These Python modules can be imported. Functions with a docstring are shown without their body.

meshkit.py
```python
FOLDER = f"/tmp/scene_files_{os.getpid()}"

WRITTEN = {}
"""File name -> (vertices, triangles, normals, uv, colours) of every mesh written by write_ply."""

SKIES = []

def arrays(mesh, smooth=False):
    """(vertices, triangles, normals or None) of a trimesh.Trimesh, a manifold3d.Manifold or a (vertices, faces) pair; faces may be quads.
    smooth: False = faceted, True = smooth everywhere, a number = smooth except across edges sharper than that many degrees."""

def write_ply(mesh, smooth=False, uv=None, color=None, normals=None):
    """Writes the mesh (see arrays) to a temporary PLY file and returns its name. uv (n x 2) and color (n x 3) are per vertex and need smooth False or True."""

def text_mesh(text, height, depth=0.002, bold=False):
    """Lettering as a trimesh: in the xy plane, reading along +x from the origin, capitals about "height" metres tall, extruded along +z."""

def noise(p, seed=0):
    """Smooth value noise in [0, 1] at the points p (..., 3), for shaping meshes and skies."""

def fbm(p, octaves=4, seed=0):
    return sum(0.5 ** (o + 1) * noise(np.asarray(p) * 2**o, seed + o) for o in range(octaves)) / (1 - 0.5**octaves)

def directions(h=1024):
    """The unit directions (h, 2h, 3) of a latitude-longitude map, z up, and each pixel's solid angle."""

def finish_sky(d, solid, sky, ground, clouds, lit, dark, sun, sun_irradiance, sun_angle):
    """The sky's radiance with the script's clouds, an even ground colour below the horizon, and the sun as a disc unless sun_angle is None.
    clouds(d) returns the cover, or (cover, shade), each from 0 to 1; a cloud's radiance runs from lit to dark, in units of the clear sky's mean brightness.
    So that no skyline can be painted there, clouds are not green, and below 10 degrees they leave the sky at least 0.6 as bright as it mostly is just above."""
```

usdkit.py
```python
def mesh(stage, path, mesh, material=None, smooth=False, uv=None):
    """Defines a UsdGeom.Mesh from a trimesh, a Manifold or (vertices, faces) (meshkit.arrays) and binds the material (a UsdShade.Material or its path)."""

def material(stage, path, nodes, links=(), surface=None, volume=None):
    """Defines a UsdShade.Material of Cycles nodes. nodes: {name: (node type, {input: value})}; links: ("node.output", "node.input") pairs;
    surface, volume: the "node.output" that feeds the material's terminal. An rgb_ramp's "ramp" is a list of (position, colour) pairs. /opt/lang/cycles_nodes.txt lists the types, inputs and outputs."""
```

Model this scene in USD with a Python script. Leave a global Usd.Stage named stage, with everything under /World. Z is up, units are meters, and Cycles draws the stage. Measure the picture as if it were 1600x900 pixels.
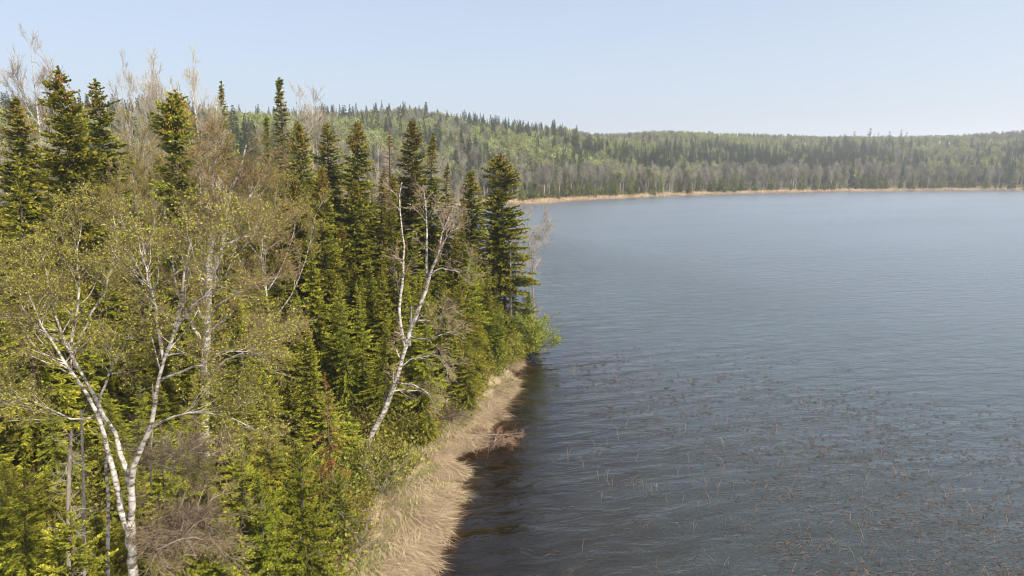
import math
import numpy as np
import shapely
from pxr import Usd, UsdGeom, UsdLux, UsdShade, Sdf, Gf, Vt
import usdkit, meshkit

stage = Usd.Stage.CreateInMemory()
UsdGeom.SetStageUpAxis(stage, UsdGeom.Tokens.z)
UsdGeom.SetStageMetersPerUnit(stage, 1.0)
UsdGeom.Xform.Define(stage, '/World')

# ------------------------------------------------------------------ camera, sky, sun, exposure
CAM_H, FPX = 12.0, 1081.0
PITCH = math.atan(188 / FPX)
cam = UsdGeom.Camera.Define(stage, '/World/camera')
cam.AddTranslateOp().Set(Gf.Vec3d(0, 0, CAM_H))
cam.AddRotateXOp().Set(90 - math.degrees(PITCH))
cam.CreateHorizontalApertureAttr(36.0)
cam.CreateFocalLengthAttr(36.0 * FPX / 1600)
cam.CreateClippingRangeAttr(Gf.Vec2f(0.1, 20000))
cam.CreateExposureAttr(1.1)

SUN_AZ, SUN_EL = math.radians(127), math.radians(44)      # azimuth from the view direction, to the right
sky = usdkit.material(stage, '/World/Looks/sky_look', {
    'sky': ('sky_texture', {'sky_type': 'single_scattering', 'sun_disc': False, 'sun_elevation': SUN_EL, 'sun_rotation': SUN_AZ,
                            'altitude': 250.0, 'air_density': 0.72, 'aerosol_density': 4.8, 'ozone_density': 0.8}),
    'pale': ('mix', {'mix_type': 'mix', 'fac': 0.42, 'color2': (3.25, 3.65, 4.05)}),
    'bg': ('background_shader', {'strength': 0.106})}, [('sky.color', 'pale.color1'), ('pale.color', 'bg.color')], surface='bg.background')
dome = UsdLux.DomeLight.Define(stage, '/World/sky')
UsdShade.MaterialBindingAPI.Apply(dome.GetPrim()).Bind(sky)
dome.GetPrim().SetCustomDataByKey('kind', 'structure')
sun = UsdLux.DistantLight.Define(stage, '/World/sun')
sun.CreateIntensityAttr(1.05)
sun.CreateAngleAttr(0.53)
sun.CreateNormalizeAttr(True)
sun.CreateColorAttr(Gf.Vec3f(1.0, 0.93, 0.82))
sd_ = np.array([math.sin(SUN_AZ) * math.cos(SUN_EL), math.cos(SUN_AZ) * math.cos(SUN_EL), math.sin(SUN_EL)])
# turn +z onto the direction towards the sun
sun.AddRotateZOp().Set(math.degrees(math.atan2(sd_[1], sd_[0])))
sun.AddRotateYOp().Set(90 - math.degrees(SUN_EL))

# ------------------------------------------------------------------ helpers
R = np.random.default_rng
cp, sp = math.cos(PITCH), math.sin(PITCH)


def ray(px, py):
    u, v = (px - 800) / FPX, (450 - py) / FPX
    return np.array([u, cp + v * sp, -sp + v * cp])


def at(px, py, y):
    """The point seen at a pixel of the photograph, y metres ahead."""
    d = ray(px, py)
    return np.array([0, 0, CAM_H]) + d * (y / d[1])


def low(px, py, z=0.0):
    d = ray(px, py)
    return np.array([0, 0, CAM_H]) + d * ((z - CAM_H) / d[2])


def pix(p):
    p = np.asarray(p, float) - [0, 0, CAM_H]
    dep = p[..., 1] * cp - p[..., 2] * sp
    up = p[..., 1] * sp + p[..., 2] * cp
    return 800 + FPX * p[..., 0] / dep, 450 - FPX * up / dep, dep


def unit(v):
    return v / (np.linalg.norm(v, axis=-1, keepdims=True) + 1e-9)


def sstep(t):
    t = np.clip(t, 0, 1)
    return t * t * (3 - 2 * t)


used = {}


def free(name, parent='/World'):
    n = used.get((parent, name), -1) + 1
    used[(parent, name)] = n
    return f'{parent}/{name}' + (f'_{n:03d}' if n else '')


def put_mesh(path, V, F, mat, tint=None, smooth=False):
    m = UsdGeom.Mesh.Define(stage, path)
    V = np.asarray(V, np.float32)
    F = np.asarray(F, np.int32)
    m.CreatePointsAttr(Vt.Vec3fArray.FromNumpy(np.ascontiguousarray(V)))
    m.CreateFaceVertexCountsAttr(Vt.IntArray.FromNumpy(np.full(len(F), F.shape[1], np.int32)))
    m.CreateFaceVertexIndicesAttr(Vt.IntArray.FromNumpy(np.ascontiguousarray(F.ravel())))
    m.CreateSubdivisionSchemeAttr('none')
    m.CreateDoubleSidedAttr(True)
    if smooth:
        a, b, c = V[F[:, 0]], V[F[:, 1]], V[F[:, 2]]
        fn = np.cross(b - a, c - a)
        vn = np.zeros_like(V)
        for k in range(F.shape[1]):
            np.add.at(vn, F[:, k], fn)
        m.CreateNormalsAttr(Vt.Vec3fArray.FromNumpy(unit(vn).astype(np.float32)))
        m.SetNormalsInterpolation('vertex')
    if tint is not None:
        t = np.broadcast_to(np.asarray(tint, np.float32), V.shape)
        UsdGeom.PrimvarsAPI(m).CreatePrimvar('tint', Sdf.ValueTypeNames.Color3fArray, 'vertex').Set(Vt.Vec3fArray.FromNumpy(np.ascontiguousarray(t)))
    UsdShade.MaterialBindingAPI.Apply(m.GetPrim()).Bind(mat)
    return m.GetPrim()


def tag(p, label=None, cat=None, group=None, kind=None):
    for k, v in (('label', label), ('category', cat), ('group', group), ('kind', kind)):
        if v:
            p.SetCustomDataByKey(k, v)
    return p


def xform(path, loc=(0, 0, 0), rz=0.0, sc=(1, 1, 1), tilt=None):
    x = UsdGeom.Xform.Define(stage, path)
    x.AddTranslateOp().Set(Gf.Vec3d(*map(float, loc)))
    if tilt:
        x.AddRotateXOp(opSuffix='a').Set(float(tilt[0]))
        x.AddRotateYOp(opSuffix='b').Set(float(tilt[1]))
    x.AddRotateZOp().Set(float(rz))
    x.AddScaleOp().Set(Gf.Vec3f(*map(float, sc)))
    return x.GetPrim()


def joined(parts):
    Vs, Fs, Ts, n = [], [], [], 0
    for p in parts:
        Vs.append(p[0]); Fs.append(p[1] + n); n += len(p[0])
        Ts.append(np.broadcast_to(p[2], p[0].shape) if len(p) > 2 else np.ones_like(p[0]))
    return np.vstack(Vs), np.vstack(Fs), np.vstack(Ts)


def prisms(A, B, ra, rb, sides=3):
    """Many straight tapered twigs."""
    A, B = np.asarray(A, float), np.asarray(B, float)
    d = unit(B - A)
    ref = np.where(np.abs(d[:, 2:]) < 0.9, [[0, 0, 1.0]], [[1.0, 0, 0]])
    s = unit(np.cross(d, ref)); t = np.cross(d, s)
    an = np.arange(sides) * 2 * np.pi / sides
    ring = np.cos(an)[None, :, None] * s[:, None] + np.sin(an)[None, :, None] * t[:, None]
    V = np.stack([A[:, None] + ring * np.reshape(ra, (-1, 1, 1)), B[:, None] + ring * np.reshape(rb, (-1, 1, 1))], 1).reshape(-1, 3)
    F = []
    for j in range(sides):
        k = (j + 1) % sides
        F += [[j, k, sides + k], [j, sides + k, sides + j]]
    F = (np.array(F)[None] + (np.arange(len(A)) * 2 * sides)[:, None, None]).reshape(-1, 3)
    return V, F


def tubes(P, rad, sides=3):
    """Many polylines of the same number of points: P (n,k,3), rad (n,k)."""
    n, k, _ = P.shape
    T = unit(np.gradient(P, axis=1))
    ref = np.where(np.abs(T[:, :1, 2:]) < 0.85, [[[0, 0, 1.0]]], [[[1.0, 0, 0]]])
    s = unit(np.cross(T, ref)); t = np.cross(T, s)
    an = np.arange(sides) * 2 * np.pi / sides
    V = P[:, :, None] + rad[:, :, None, None] * (np.cos(an)[None, None, :, None] * s[:, :, None] + np.sin(an)[None, None, :, None] * t[:, :, None])
    V = V.reshape(-1, 3)
    F = []
    for i in range(k - 1):
        for j in range(sides):
            q = (j + 1) % sides
            a, b, c, d = i * sides + j, i * sides + q, (i + 1) * sides + q, (i + 1) * sides + j
            F += [[a, b, c], [a, c, d]]
    F = (np.array(F)[None] + (np.arange(n) * k * sides)[:, None, None]).reshape(-1, 3)
    return V, F


def resample(pts, k):
    pts = np.asarray(pts, float)
    s = np.concatenate([[0], np.cumsum(np.linalg.norm(np.diff(pts, axis=0), axis=1))])
    u = np.linspace(0, s[-1], k)
    if len(pts) > 3:
        from scipy.interpolate import PchipInterpolator
        return PchipInterpolator(s, pts, axis=0)(u)
    return np.stack([np.interp(u, s, pts[:, i]) for i in range(3)], 1)


def blades(B, D, L, W, rng, cross=True):
    """Narrow diamonds from base B along D; two crossing ones each when cross."""
    n = len(B)
    ref = unit(rng.normal(size=(n, 3)))
    s = unit(np.cross(D, ref)); t = np.cross(D, s)
    L, W = np.reshape(L, (-1, 1)), np.reshape(W, (-1, 1))
    M = B + D * L * 0.45
    V = [B, M + s * W, B + D * L, M - s * W]
    F = [[0, 1, 2], [0, 2, 3]]
    if cross:
        V += [M + t * W, M - t * W]
        F += [[0, 4, 2], [0, 2, 5]]
    k = len(V)
    return np.stack(V, 1).reshape(-1, 3), (np.array(F)[None] + (np.arange(n) * k)[:, None, None]).reshape(-1, 3), k


def leaves(C, size, rng, up=0.5):
    n = len(C)
    nrm = unit(rng.normal(size=(n, 3)) + [0, 0, up])
    a = unit(np.cross(nrm, rng.normal(size=(n, 3)))); b = np.cross(nrm, a)
    s = np.reshape(size, (-1, 1)) * rng.uniform(0.6, 1.3, (n, 1))
    V = np.stack([C - a * s, C + b * s * 0.55, C + a * s, C - b * s * 0.55], 1).reshape(-1, 3)
    F = (np.array([[0, 1, 2], [0, 2, 3]])[None] + (np.arange(n) * 4)[:, None, None]).reshape(-1, 3)
    return V, F


# ------------------------------------------------------------------ materials
def foliage(name, gain=(1, 1, 1), translucent=0.3, rough=0.6, vary=0.25, spec=0.25):
    return usdkit.material(stage, f'/World/Looks/{name}', {
        'a': ('attribute', {'attribute': 'tint'}),
        'o': ('object_info', {}),
        'mr': ('map_range', {'from_min': 0.0, 'from_max': 1.0, 'to_min': 1 - vary, 'to_max': 1 + vary}),
        'h': ('hsv', {'hue': 0.5, 'saturation': 1.0}),
        'hm': ('map_range', {'from_min': 0.0, 'from_max': 1.0, 'to_min': 0.485, 'to_max': 0.515}),
        'g': ('mix', {'mix_type': 'multiply', 'fac': 1.0, 'color2': gain}),
        'p': ('principled_bsdf', {'roughness': rough, 'specular_ior_level': spec}),
        't': ('translucent_bsdf', {}),
        'x': ('mix_closure', {'fac': translucent})},
        [('o.random', 'mr.value'), ('mr.result', 'h.value'), ('o.random', 'hm.value'), ('hm.result', 'h.hue'), ('a.color', 'h.color'), ('h.color', 'g.color1'), ('g.color', 'p.base_color'),
         ('g.color', 't.color'), ('p.BSDF', 'x.closure1'), ('t.BSDF', 'x.closure2')], surface='x.closure')


def bark(name, stops, scale=(6, 6, 2.0), rough=0.85, bump=0.02):
    return usdkit.material(stage, f'/World/Looks/{name}', {
        'g': ('texture_coordinate', {}), 'm': ('mapping', {'scale': scale}),
        'n': ('noise_texture', {'scale': 1.0, 'detail': 5.0, 'roughness': 0.65}),
        'r': ('rgb_ramp', {'ramp': stops}),
        'b': ('bump', {'strength': 0.6, 'distance': bump}),
        'p': ('principled_bsdf', {'roughness': rough, 'specular_ior_level': 0.2})},
        [('g.object', 'm.vector'), ('m.vector', 'n.vector'), ('n.fac', 'r.fac'), ('n.fac', 'b.height'), ('b.normal', 'p.normal'), ('r.color', 'p.base_color')], surface='p.BSDF')


def plain(name, c, rough=0.8, spec=0.2):
    return usdkit.material(stage, f'/World/Looks/{name}', {
        'o': ('object_info', {}), 'mr': ('map_range', {'to_min': 0.75, 'to_max': 1.25, 'from_min': 0.0, 'from_max': 1.0}),
        'h': ('hsv', {'color': c}), 'p': ('principled_bsdf', {'roughness': rough, 'specular_ior_level': spec})},
        [('o.random', 'mr.value'), ('mr.result', 'h.value'), ('h.color', 'p.base_color')], surface='p.BSDF')


M_needle = foliage('needles', gain=(1.20, 1.19, 0.76), translucent=0.25, rough=0.7, spec=0.08)
M_leaf = foliage('young_leaves', gain=(1.10, 1.10, 0.78), translucent=0.4, rough=0.6, spec=0.12)
M_far = foliage('distant_foliage', translucent=0.25, rough=0.8, vary=0.3, spec=0.1)
M_twig = foliage('twigs', translucent=0.0, rough=0.8, vary=0.15)
M_straw = foliage('straw', translucent=0.2, rough=0.6, vary=0.28)
M_birch = bark('birch_bark', [(0.0, (0.03, 0.026, 0.022)), (0.42, (0.10, 0.085, 0.07)), (0.49, (0.30, 0.27, 0.235)), (0.6, (0.45, 0.415, 0.375)), (1.0, (0.58, 0.545, 0.50))], scale=(5, 5, 11), bump=0.008)
M_bark = bark('brown_bark', [(0.2, (0.03, 0.023, 0.016)), (0.5, (0.075, 0.058, 0.042)), (0.8, (0.14, 0.115, 0.09))], scale=(14, 14, 4))
M_grey = bark('weathered_wood', [(0.2, (0.08, 0.066, 0.055)), (0.5, (0.21, 0.18, 0.15)), (0.8, (0.36, 0.315, 0.27))], scale=(14, 14, 3))

# ------------------------------------------------------------------ lake outline and terrain
near = [low(*p)[:2] for p in [(680, 900), (688, 860), (700, 815), (716, 775), (722, 745), (716, 722), (738, 702), (768, 668), (782, 640), (797, 606), (806, 585), (815, 572)]]
far = [low(*p)[:2] for p in [(752, 321), (790, 319.5), (822, 318.5), (850, 317.5), (892, 313.5), (940, 311), (985, 309), (1045, 306), (1120, 303.5), (1200, 301.5), (1300, 299.8), (1400, 298.4), (1500, 297.4), (1560, 297.6), (1640, 298.5)]]
outline = ([(-30, -160), (-12, -40), (-5.5, 0), (-3.6, 10)] + [tuple(p) for p in near]
           + [(0.45, 44), (0.0, 50), (-2, 58), (-8, 67), (-20, 90), (-31, 130), (-35, 170), (-30, 205)] + [tuple(p) for p in far]
           + [(430, 400), (560, 330), (640, 150), (620, -60), (400, -200)])
lake = shapely.Polygon(outline)
edge = shapely.LineString(list(lake.exterior.coords))
shapely.prepare(lake)


def shore(x, y):
    """Signed metres from the waterline, positive on land."""
    x, y = np.broadcast_arrays(np.asarray(x, float), np.asarray(y, float))
    d = shapely.distance(edge, shapely.points(x, y))
    s = np.where(shapely.contains_xy(lake, x, y), -d, d)
    r = np.hypot(x, y)
    p = np.stack([x, y, 0 * x], -1)
    w = np.clip(r / 120, 0.12, 1.5)
    return s + (meshkit.fbm(p / (5.0 * w[..., None] + 0.6), 3, 5) - 0.5) * 2.6 * w + (meshkit.fbm(p / 1.1, 2, 6) - 0.5) * 1.3 * (r < 90)


TPX = [-4000, -800, 0, 300, 500, 560, 650, 720, 800, 870, 920, 1000, 1100, 1200, 1300, 1400, 1500, 1600, 2200, 5000]
TR = [300, 330, 360, 380, 400, 410, 430, 440, 450, 470, 500, 560, 650, 740, 800, 840, 850, 850, 800, 700]
TY = [190, 180, 178, 180, 179, 176, 169, 181, 189, 195, 197, 198, 200, 206, 210, 211, 211, 208, 208, 208]
TS = [60, 60, 60, 70, 110, 130, 170, 200, 225, 250, 275, 310, 350, 380, 400, 410, 410, 410, 410, 400]
TZ = [at(800, y, r)[2] - 13.5 for y, r in zip(TY, TR)]
TZ = [z - 2.0 * (p > 900) for z, p in zip(TZ, TPX)]


def ground(x, y):
    x, y = np.broadcast_arrays(np.asarray(x, float), np.asarray(y, float))
    s = shore(x, y)
    r = np.hypot(x, y)
    q = np.where(y > 5, 800 + FPX * x / np.maximum(y, 5), np.where(x < 0, -4000, 5000))
    q = np.clip(q, -4000, 5000)
    rr, zz, ss = np.interp(q, TPX, TR), np.interp(q, TPX, TZ), np.interp(q, TPX, TS)
    hill = zz * sstep((r - ss) / (rr - ss)) * sstep(s / 40)
    hill = hill * np.where(r > rr, np.clip(1 - 0.25 * (r - rr) / 200, 0.5, 1), 1)
    land = 0.32 * sstep(s / 0.7) + 0.07 * np.maximum(s - 0.5, 0) * np.exp(-np.maximum(s, 0) / 60) + hill
    p = np.stack([x, y, 0 * x], -1)
    land = land + sstep(s / 3) * (meshkit.fbm(p / 3.0, 3, 2) - 0.5) * 0.6 + sstep(s / 40) * (meshkit.fbm(p / 70, 3, 3) - 0.5) * 6 * sstep((r - 60) / 200)
    bed = -2.4 * (1 - np.exp(np.minimum(s, 0) / 5.0)) - 0.03
    bed = bed + (meshkit.fbm(p / 0.8, 3, 8) - 0.5) * 0.25 * sstep(-s / 1.0)
    return np.where(s > 0, np.maximum(land, 0.01), np.minimum(bed, -0.02))


def gz(x, y):
    return float(ground(np.array([x]), np.array([y]))[0])


def axis(*runs):
    out = []
    for a, b, st in runs:
        out.append(np.arange(a, b, st))
    return np.concatenate(out)


gx = axis((-1600, -60, 40), (-60, -14, 1.6), (-14, 9, 0.28), (9, 60, 3), (60, 700, 10), (700, 1700, 60))
gy = axis((-400, 12, 14), (12, 62, 0.32), (62, 300, 3), (300, 1000, 10), (1000, 2600, 80))
GX, GY = np.meshgrid(gx, gy)
GZ = ground(GX, GY)
V = np.stack([GX, GY, GZ], -1).reshape(-1, 3)
ny, nx = GX.shape
i, j = np.meshgrid(np.arange(ny - 1), np.arange(nx - 1), indexing='ij')
q = (i * nx + j).ravel()
F = np.concatenate([np.stack([q, q + 1, q + nx + 1], 1), np.stack([q, q + nx + 1, q + nx], 1)])
M_ground = usdkit.material(stage, '/World/Looks/lake_ground', {
    'g': ('geometry', {}), 's': ('separate_xyz', {}),
    'n': ('noise_texture', {'scale': 0.7, 'detail': 6.0, 'roughness': 0.65}),
    'n2': ('noise_texture', {'scale': 9.0, 'detail': 4.0, 'roughness': 0.7}),
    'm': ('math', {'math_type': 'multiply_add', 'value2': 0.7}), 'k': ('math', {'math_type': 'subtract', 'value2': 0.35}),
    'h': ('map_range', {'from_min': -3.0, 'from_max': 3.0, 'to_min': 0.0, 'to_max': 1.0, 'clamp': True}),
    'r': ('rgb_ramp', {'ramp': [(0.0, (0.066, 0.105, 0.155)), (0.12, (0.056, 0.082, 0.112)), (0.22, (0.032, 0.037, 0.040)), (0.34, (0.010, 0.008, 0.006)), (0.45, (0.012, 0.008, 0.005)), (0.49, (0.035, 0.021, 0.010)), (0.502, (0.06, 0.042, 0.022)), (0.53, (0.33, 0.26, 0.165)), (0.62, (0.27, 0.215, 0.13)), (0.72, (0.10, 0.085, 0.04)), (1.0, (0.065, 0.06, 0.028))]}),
    'v': ('rgb_ramp', {'ramp': [(0.25, (0.55, 0.55, 0.55)), (0.75, (1.4, 1.4, 1.4))]}),
    'c': ('mix', {'mix_type': 'multiply', 'fac': 1.0}),
    'b': ('bump', {'strength': 0.8, 'distance': 0.05}),
    'p': ('principled_bsdf', {'roughness': 0.95, 'specular_ior_level': 0.1})},
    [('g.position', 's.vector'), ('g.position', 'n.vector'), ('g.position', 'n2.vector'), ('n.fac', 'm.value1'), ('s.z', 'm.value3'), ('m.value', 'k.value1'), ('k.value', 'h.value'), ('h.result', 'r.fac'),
     ('n2.fac', 'v.fac'), ('r.color', 'c.color1'), ('v.color', 'c.color2'), ('c.color', 'p.base_color'), ('n2.fac', 'b.height'), ('b.normal', 'p.normal')], surface='p.BSDF')
tag(put_mesh('/World/ground', V, F, M_ground, smooth=True), kind='structure')

# ------------------------------------------------------------------ water: clear brown lake water under a rippled, reflecting surface
WX0, WX1, WY0, WY1 = -60, 690, -210, 420
wv = np.array([[WX0, WY0, 0], [WX1, WY0, 0], [WX1, WY1, 0], [WX0, WY1, 0]], float)
M_water = usdkit.material(stage, '/World/Looks/lake_water', {
    'g': ('geometry', {}), 'xyz': ('separate_xyz', {}),
    'm1': ('mapping', {'mapping_type': 'texture', 'rotation': (0, 0, math.radians(21)), 'scale': (7.0, 1.7, 1.0)}),
    'n1': ('noise_texture', {'scale': 1.0, 'detail': 1.0, 'roughness': 0.4, 'distortion': 0.5}),
    'm2': ('mapping', {'mapping_type': 'texture', 'rotation': (0, 0, math.radians(12)), 'scale': (1.9, 0.72, 1.0)}),
    'n2': ('noise_texture', {'scale': 1.0, 'detail': 4.0, 'roughness': 0.62, 'distortion': 0.5}),
    'm3': ('mapping', {'mapping_type': 'texture', 'rotation': (0, 0, math.radians(30)), 'scale': (50.0, 20.0, 1.0)}),
    'n3': ('noise_texture', {'scale': 1.0, 'detail': 2.0}),
    'gust': ('map_range', {'from_min': 0.3, 'from_max': 0.7, 'to_min': 0.7, 'to_max': 1.3, 'clamp': True}),
    'open': ('map_range', {'from_min': 16.0, 'from_max': 60.0, 'to_min': 0.0, 'to_max': 1.0, 'clamp': True}),   # the lee of the near shore is calmer than the open lake
    'far': ('math', {'math_type': 'multiply_add', 'value2': 0.4}),
    'amp': ('map_range', {'from_min': 0.0, 'from_max': 1.0, 'to_min': 0.075, 'to_max': 0.135}),
    'rough': ('map_range', {'from_min': 0.0, 'from_max': 1.0, 'to_min': 0.05, 'to_max': 0.24}),
    'amp1': ('map_range', {'from_min': 0.0, 'from_max': 1.0, 'to_min': 0.13, 'to_max': 0.05}),
    'a1': ('math', {'math_type': 'multiply'}),
    'a2': ('math', {'math_type': 'multiply'}),
    'a3': ('math', {'math_type': 'multiply'}),
    's': ('math', {'math_type': 'add'}),
    'b': ('bump', {'strength': 1.0, 'distance': 1.0}),
    'lw': ('layer_weight', {'blend': 0.5}), 'pw': ('math', {'math_type': 'power', 'value2': 4.6}), 'f': ('math', {'math_type': 'multiply_add', 'value2': 0.96, 'value3': 0.04}),
    'gl': ('glossy_bsdf', {'color': (0.90, 0.96, 1.0), 'distribution': 'ggx'}),
    't': ('transparent_bsdf', {'color': (0.72, 0.64, 0.53)}),
    'x': ('mix_closure', {})},
    [('g.position', 'm1.vector'), ('m1.vector', 'n1.vector'), ('g.position', 'm2.vector'), ('m2.vector', 'n2.vector'), ('g.position', 'm3.vector'), ('m3.vector', 'n3.vector'), ('n3.fac', 'gust.value'),
     ('g.position', 'xyz.vector'), ('xyz.y', 'far.value1'), ('xyz.x', 'far.value3'), ('far.value', 'open.value'), ('open.result', 'amp.value'), ('open.result', 'rough.value'), ('rough.result', 'gl.roughness'),
     ('n1.fac', 'a1.value1'), ('open.result', 'amp1.value'), ('amp1.result', 'a1.value2'), ('n2.fac', 'a2.value1'), ('amp.result', 'a2.value2'), ('a2.value', 'a3.value1'), ('gust.result', 'a3.value2'), ('a1.value', 's.value1'), ('a3.value', 's.value2'), ('s.value', 'b.height'),
     ('b.normal', 'lw.normal'), ('lw.facing', 'pw.value1'), ('pw.value', 'f.value1'), ('b.normal', 'gl.normal'), ('f.value', 'x.fac'), ('t.BSDF', 'x.closure1'), ('gl.BSDF', 'x.closure2')], surface='x.closure')
tag(put_mesh('/World/water', wv, [[0, 1, 2, 3]], M_water), kind='structure')

# ------------------------------------------------------------------ kinds of tree, built once each under an abstract prim
KINDS = '/World/Kinds'
stage.CreateClassPrim(KINDS)


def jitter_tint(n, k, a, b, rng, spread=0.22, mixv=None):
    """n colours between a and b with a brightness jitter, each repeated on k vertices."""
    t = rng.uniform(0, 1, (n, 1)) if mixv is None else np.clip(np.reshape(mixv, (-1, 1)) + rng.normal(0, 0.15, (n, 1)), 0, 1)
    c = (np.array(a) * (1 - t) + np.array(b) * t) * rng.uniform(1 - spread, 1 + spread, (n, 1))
    return np.repeat(c, k, 0)


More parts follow.
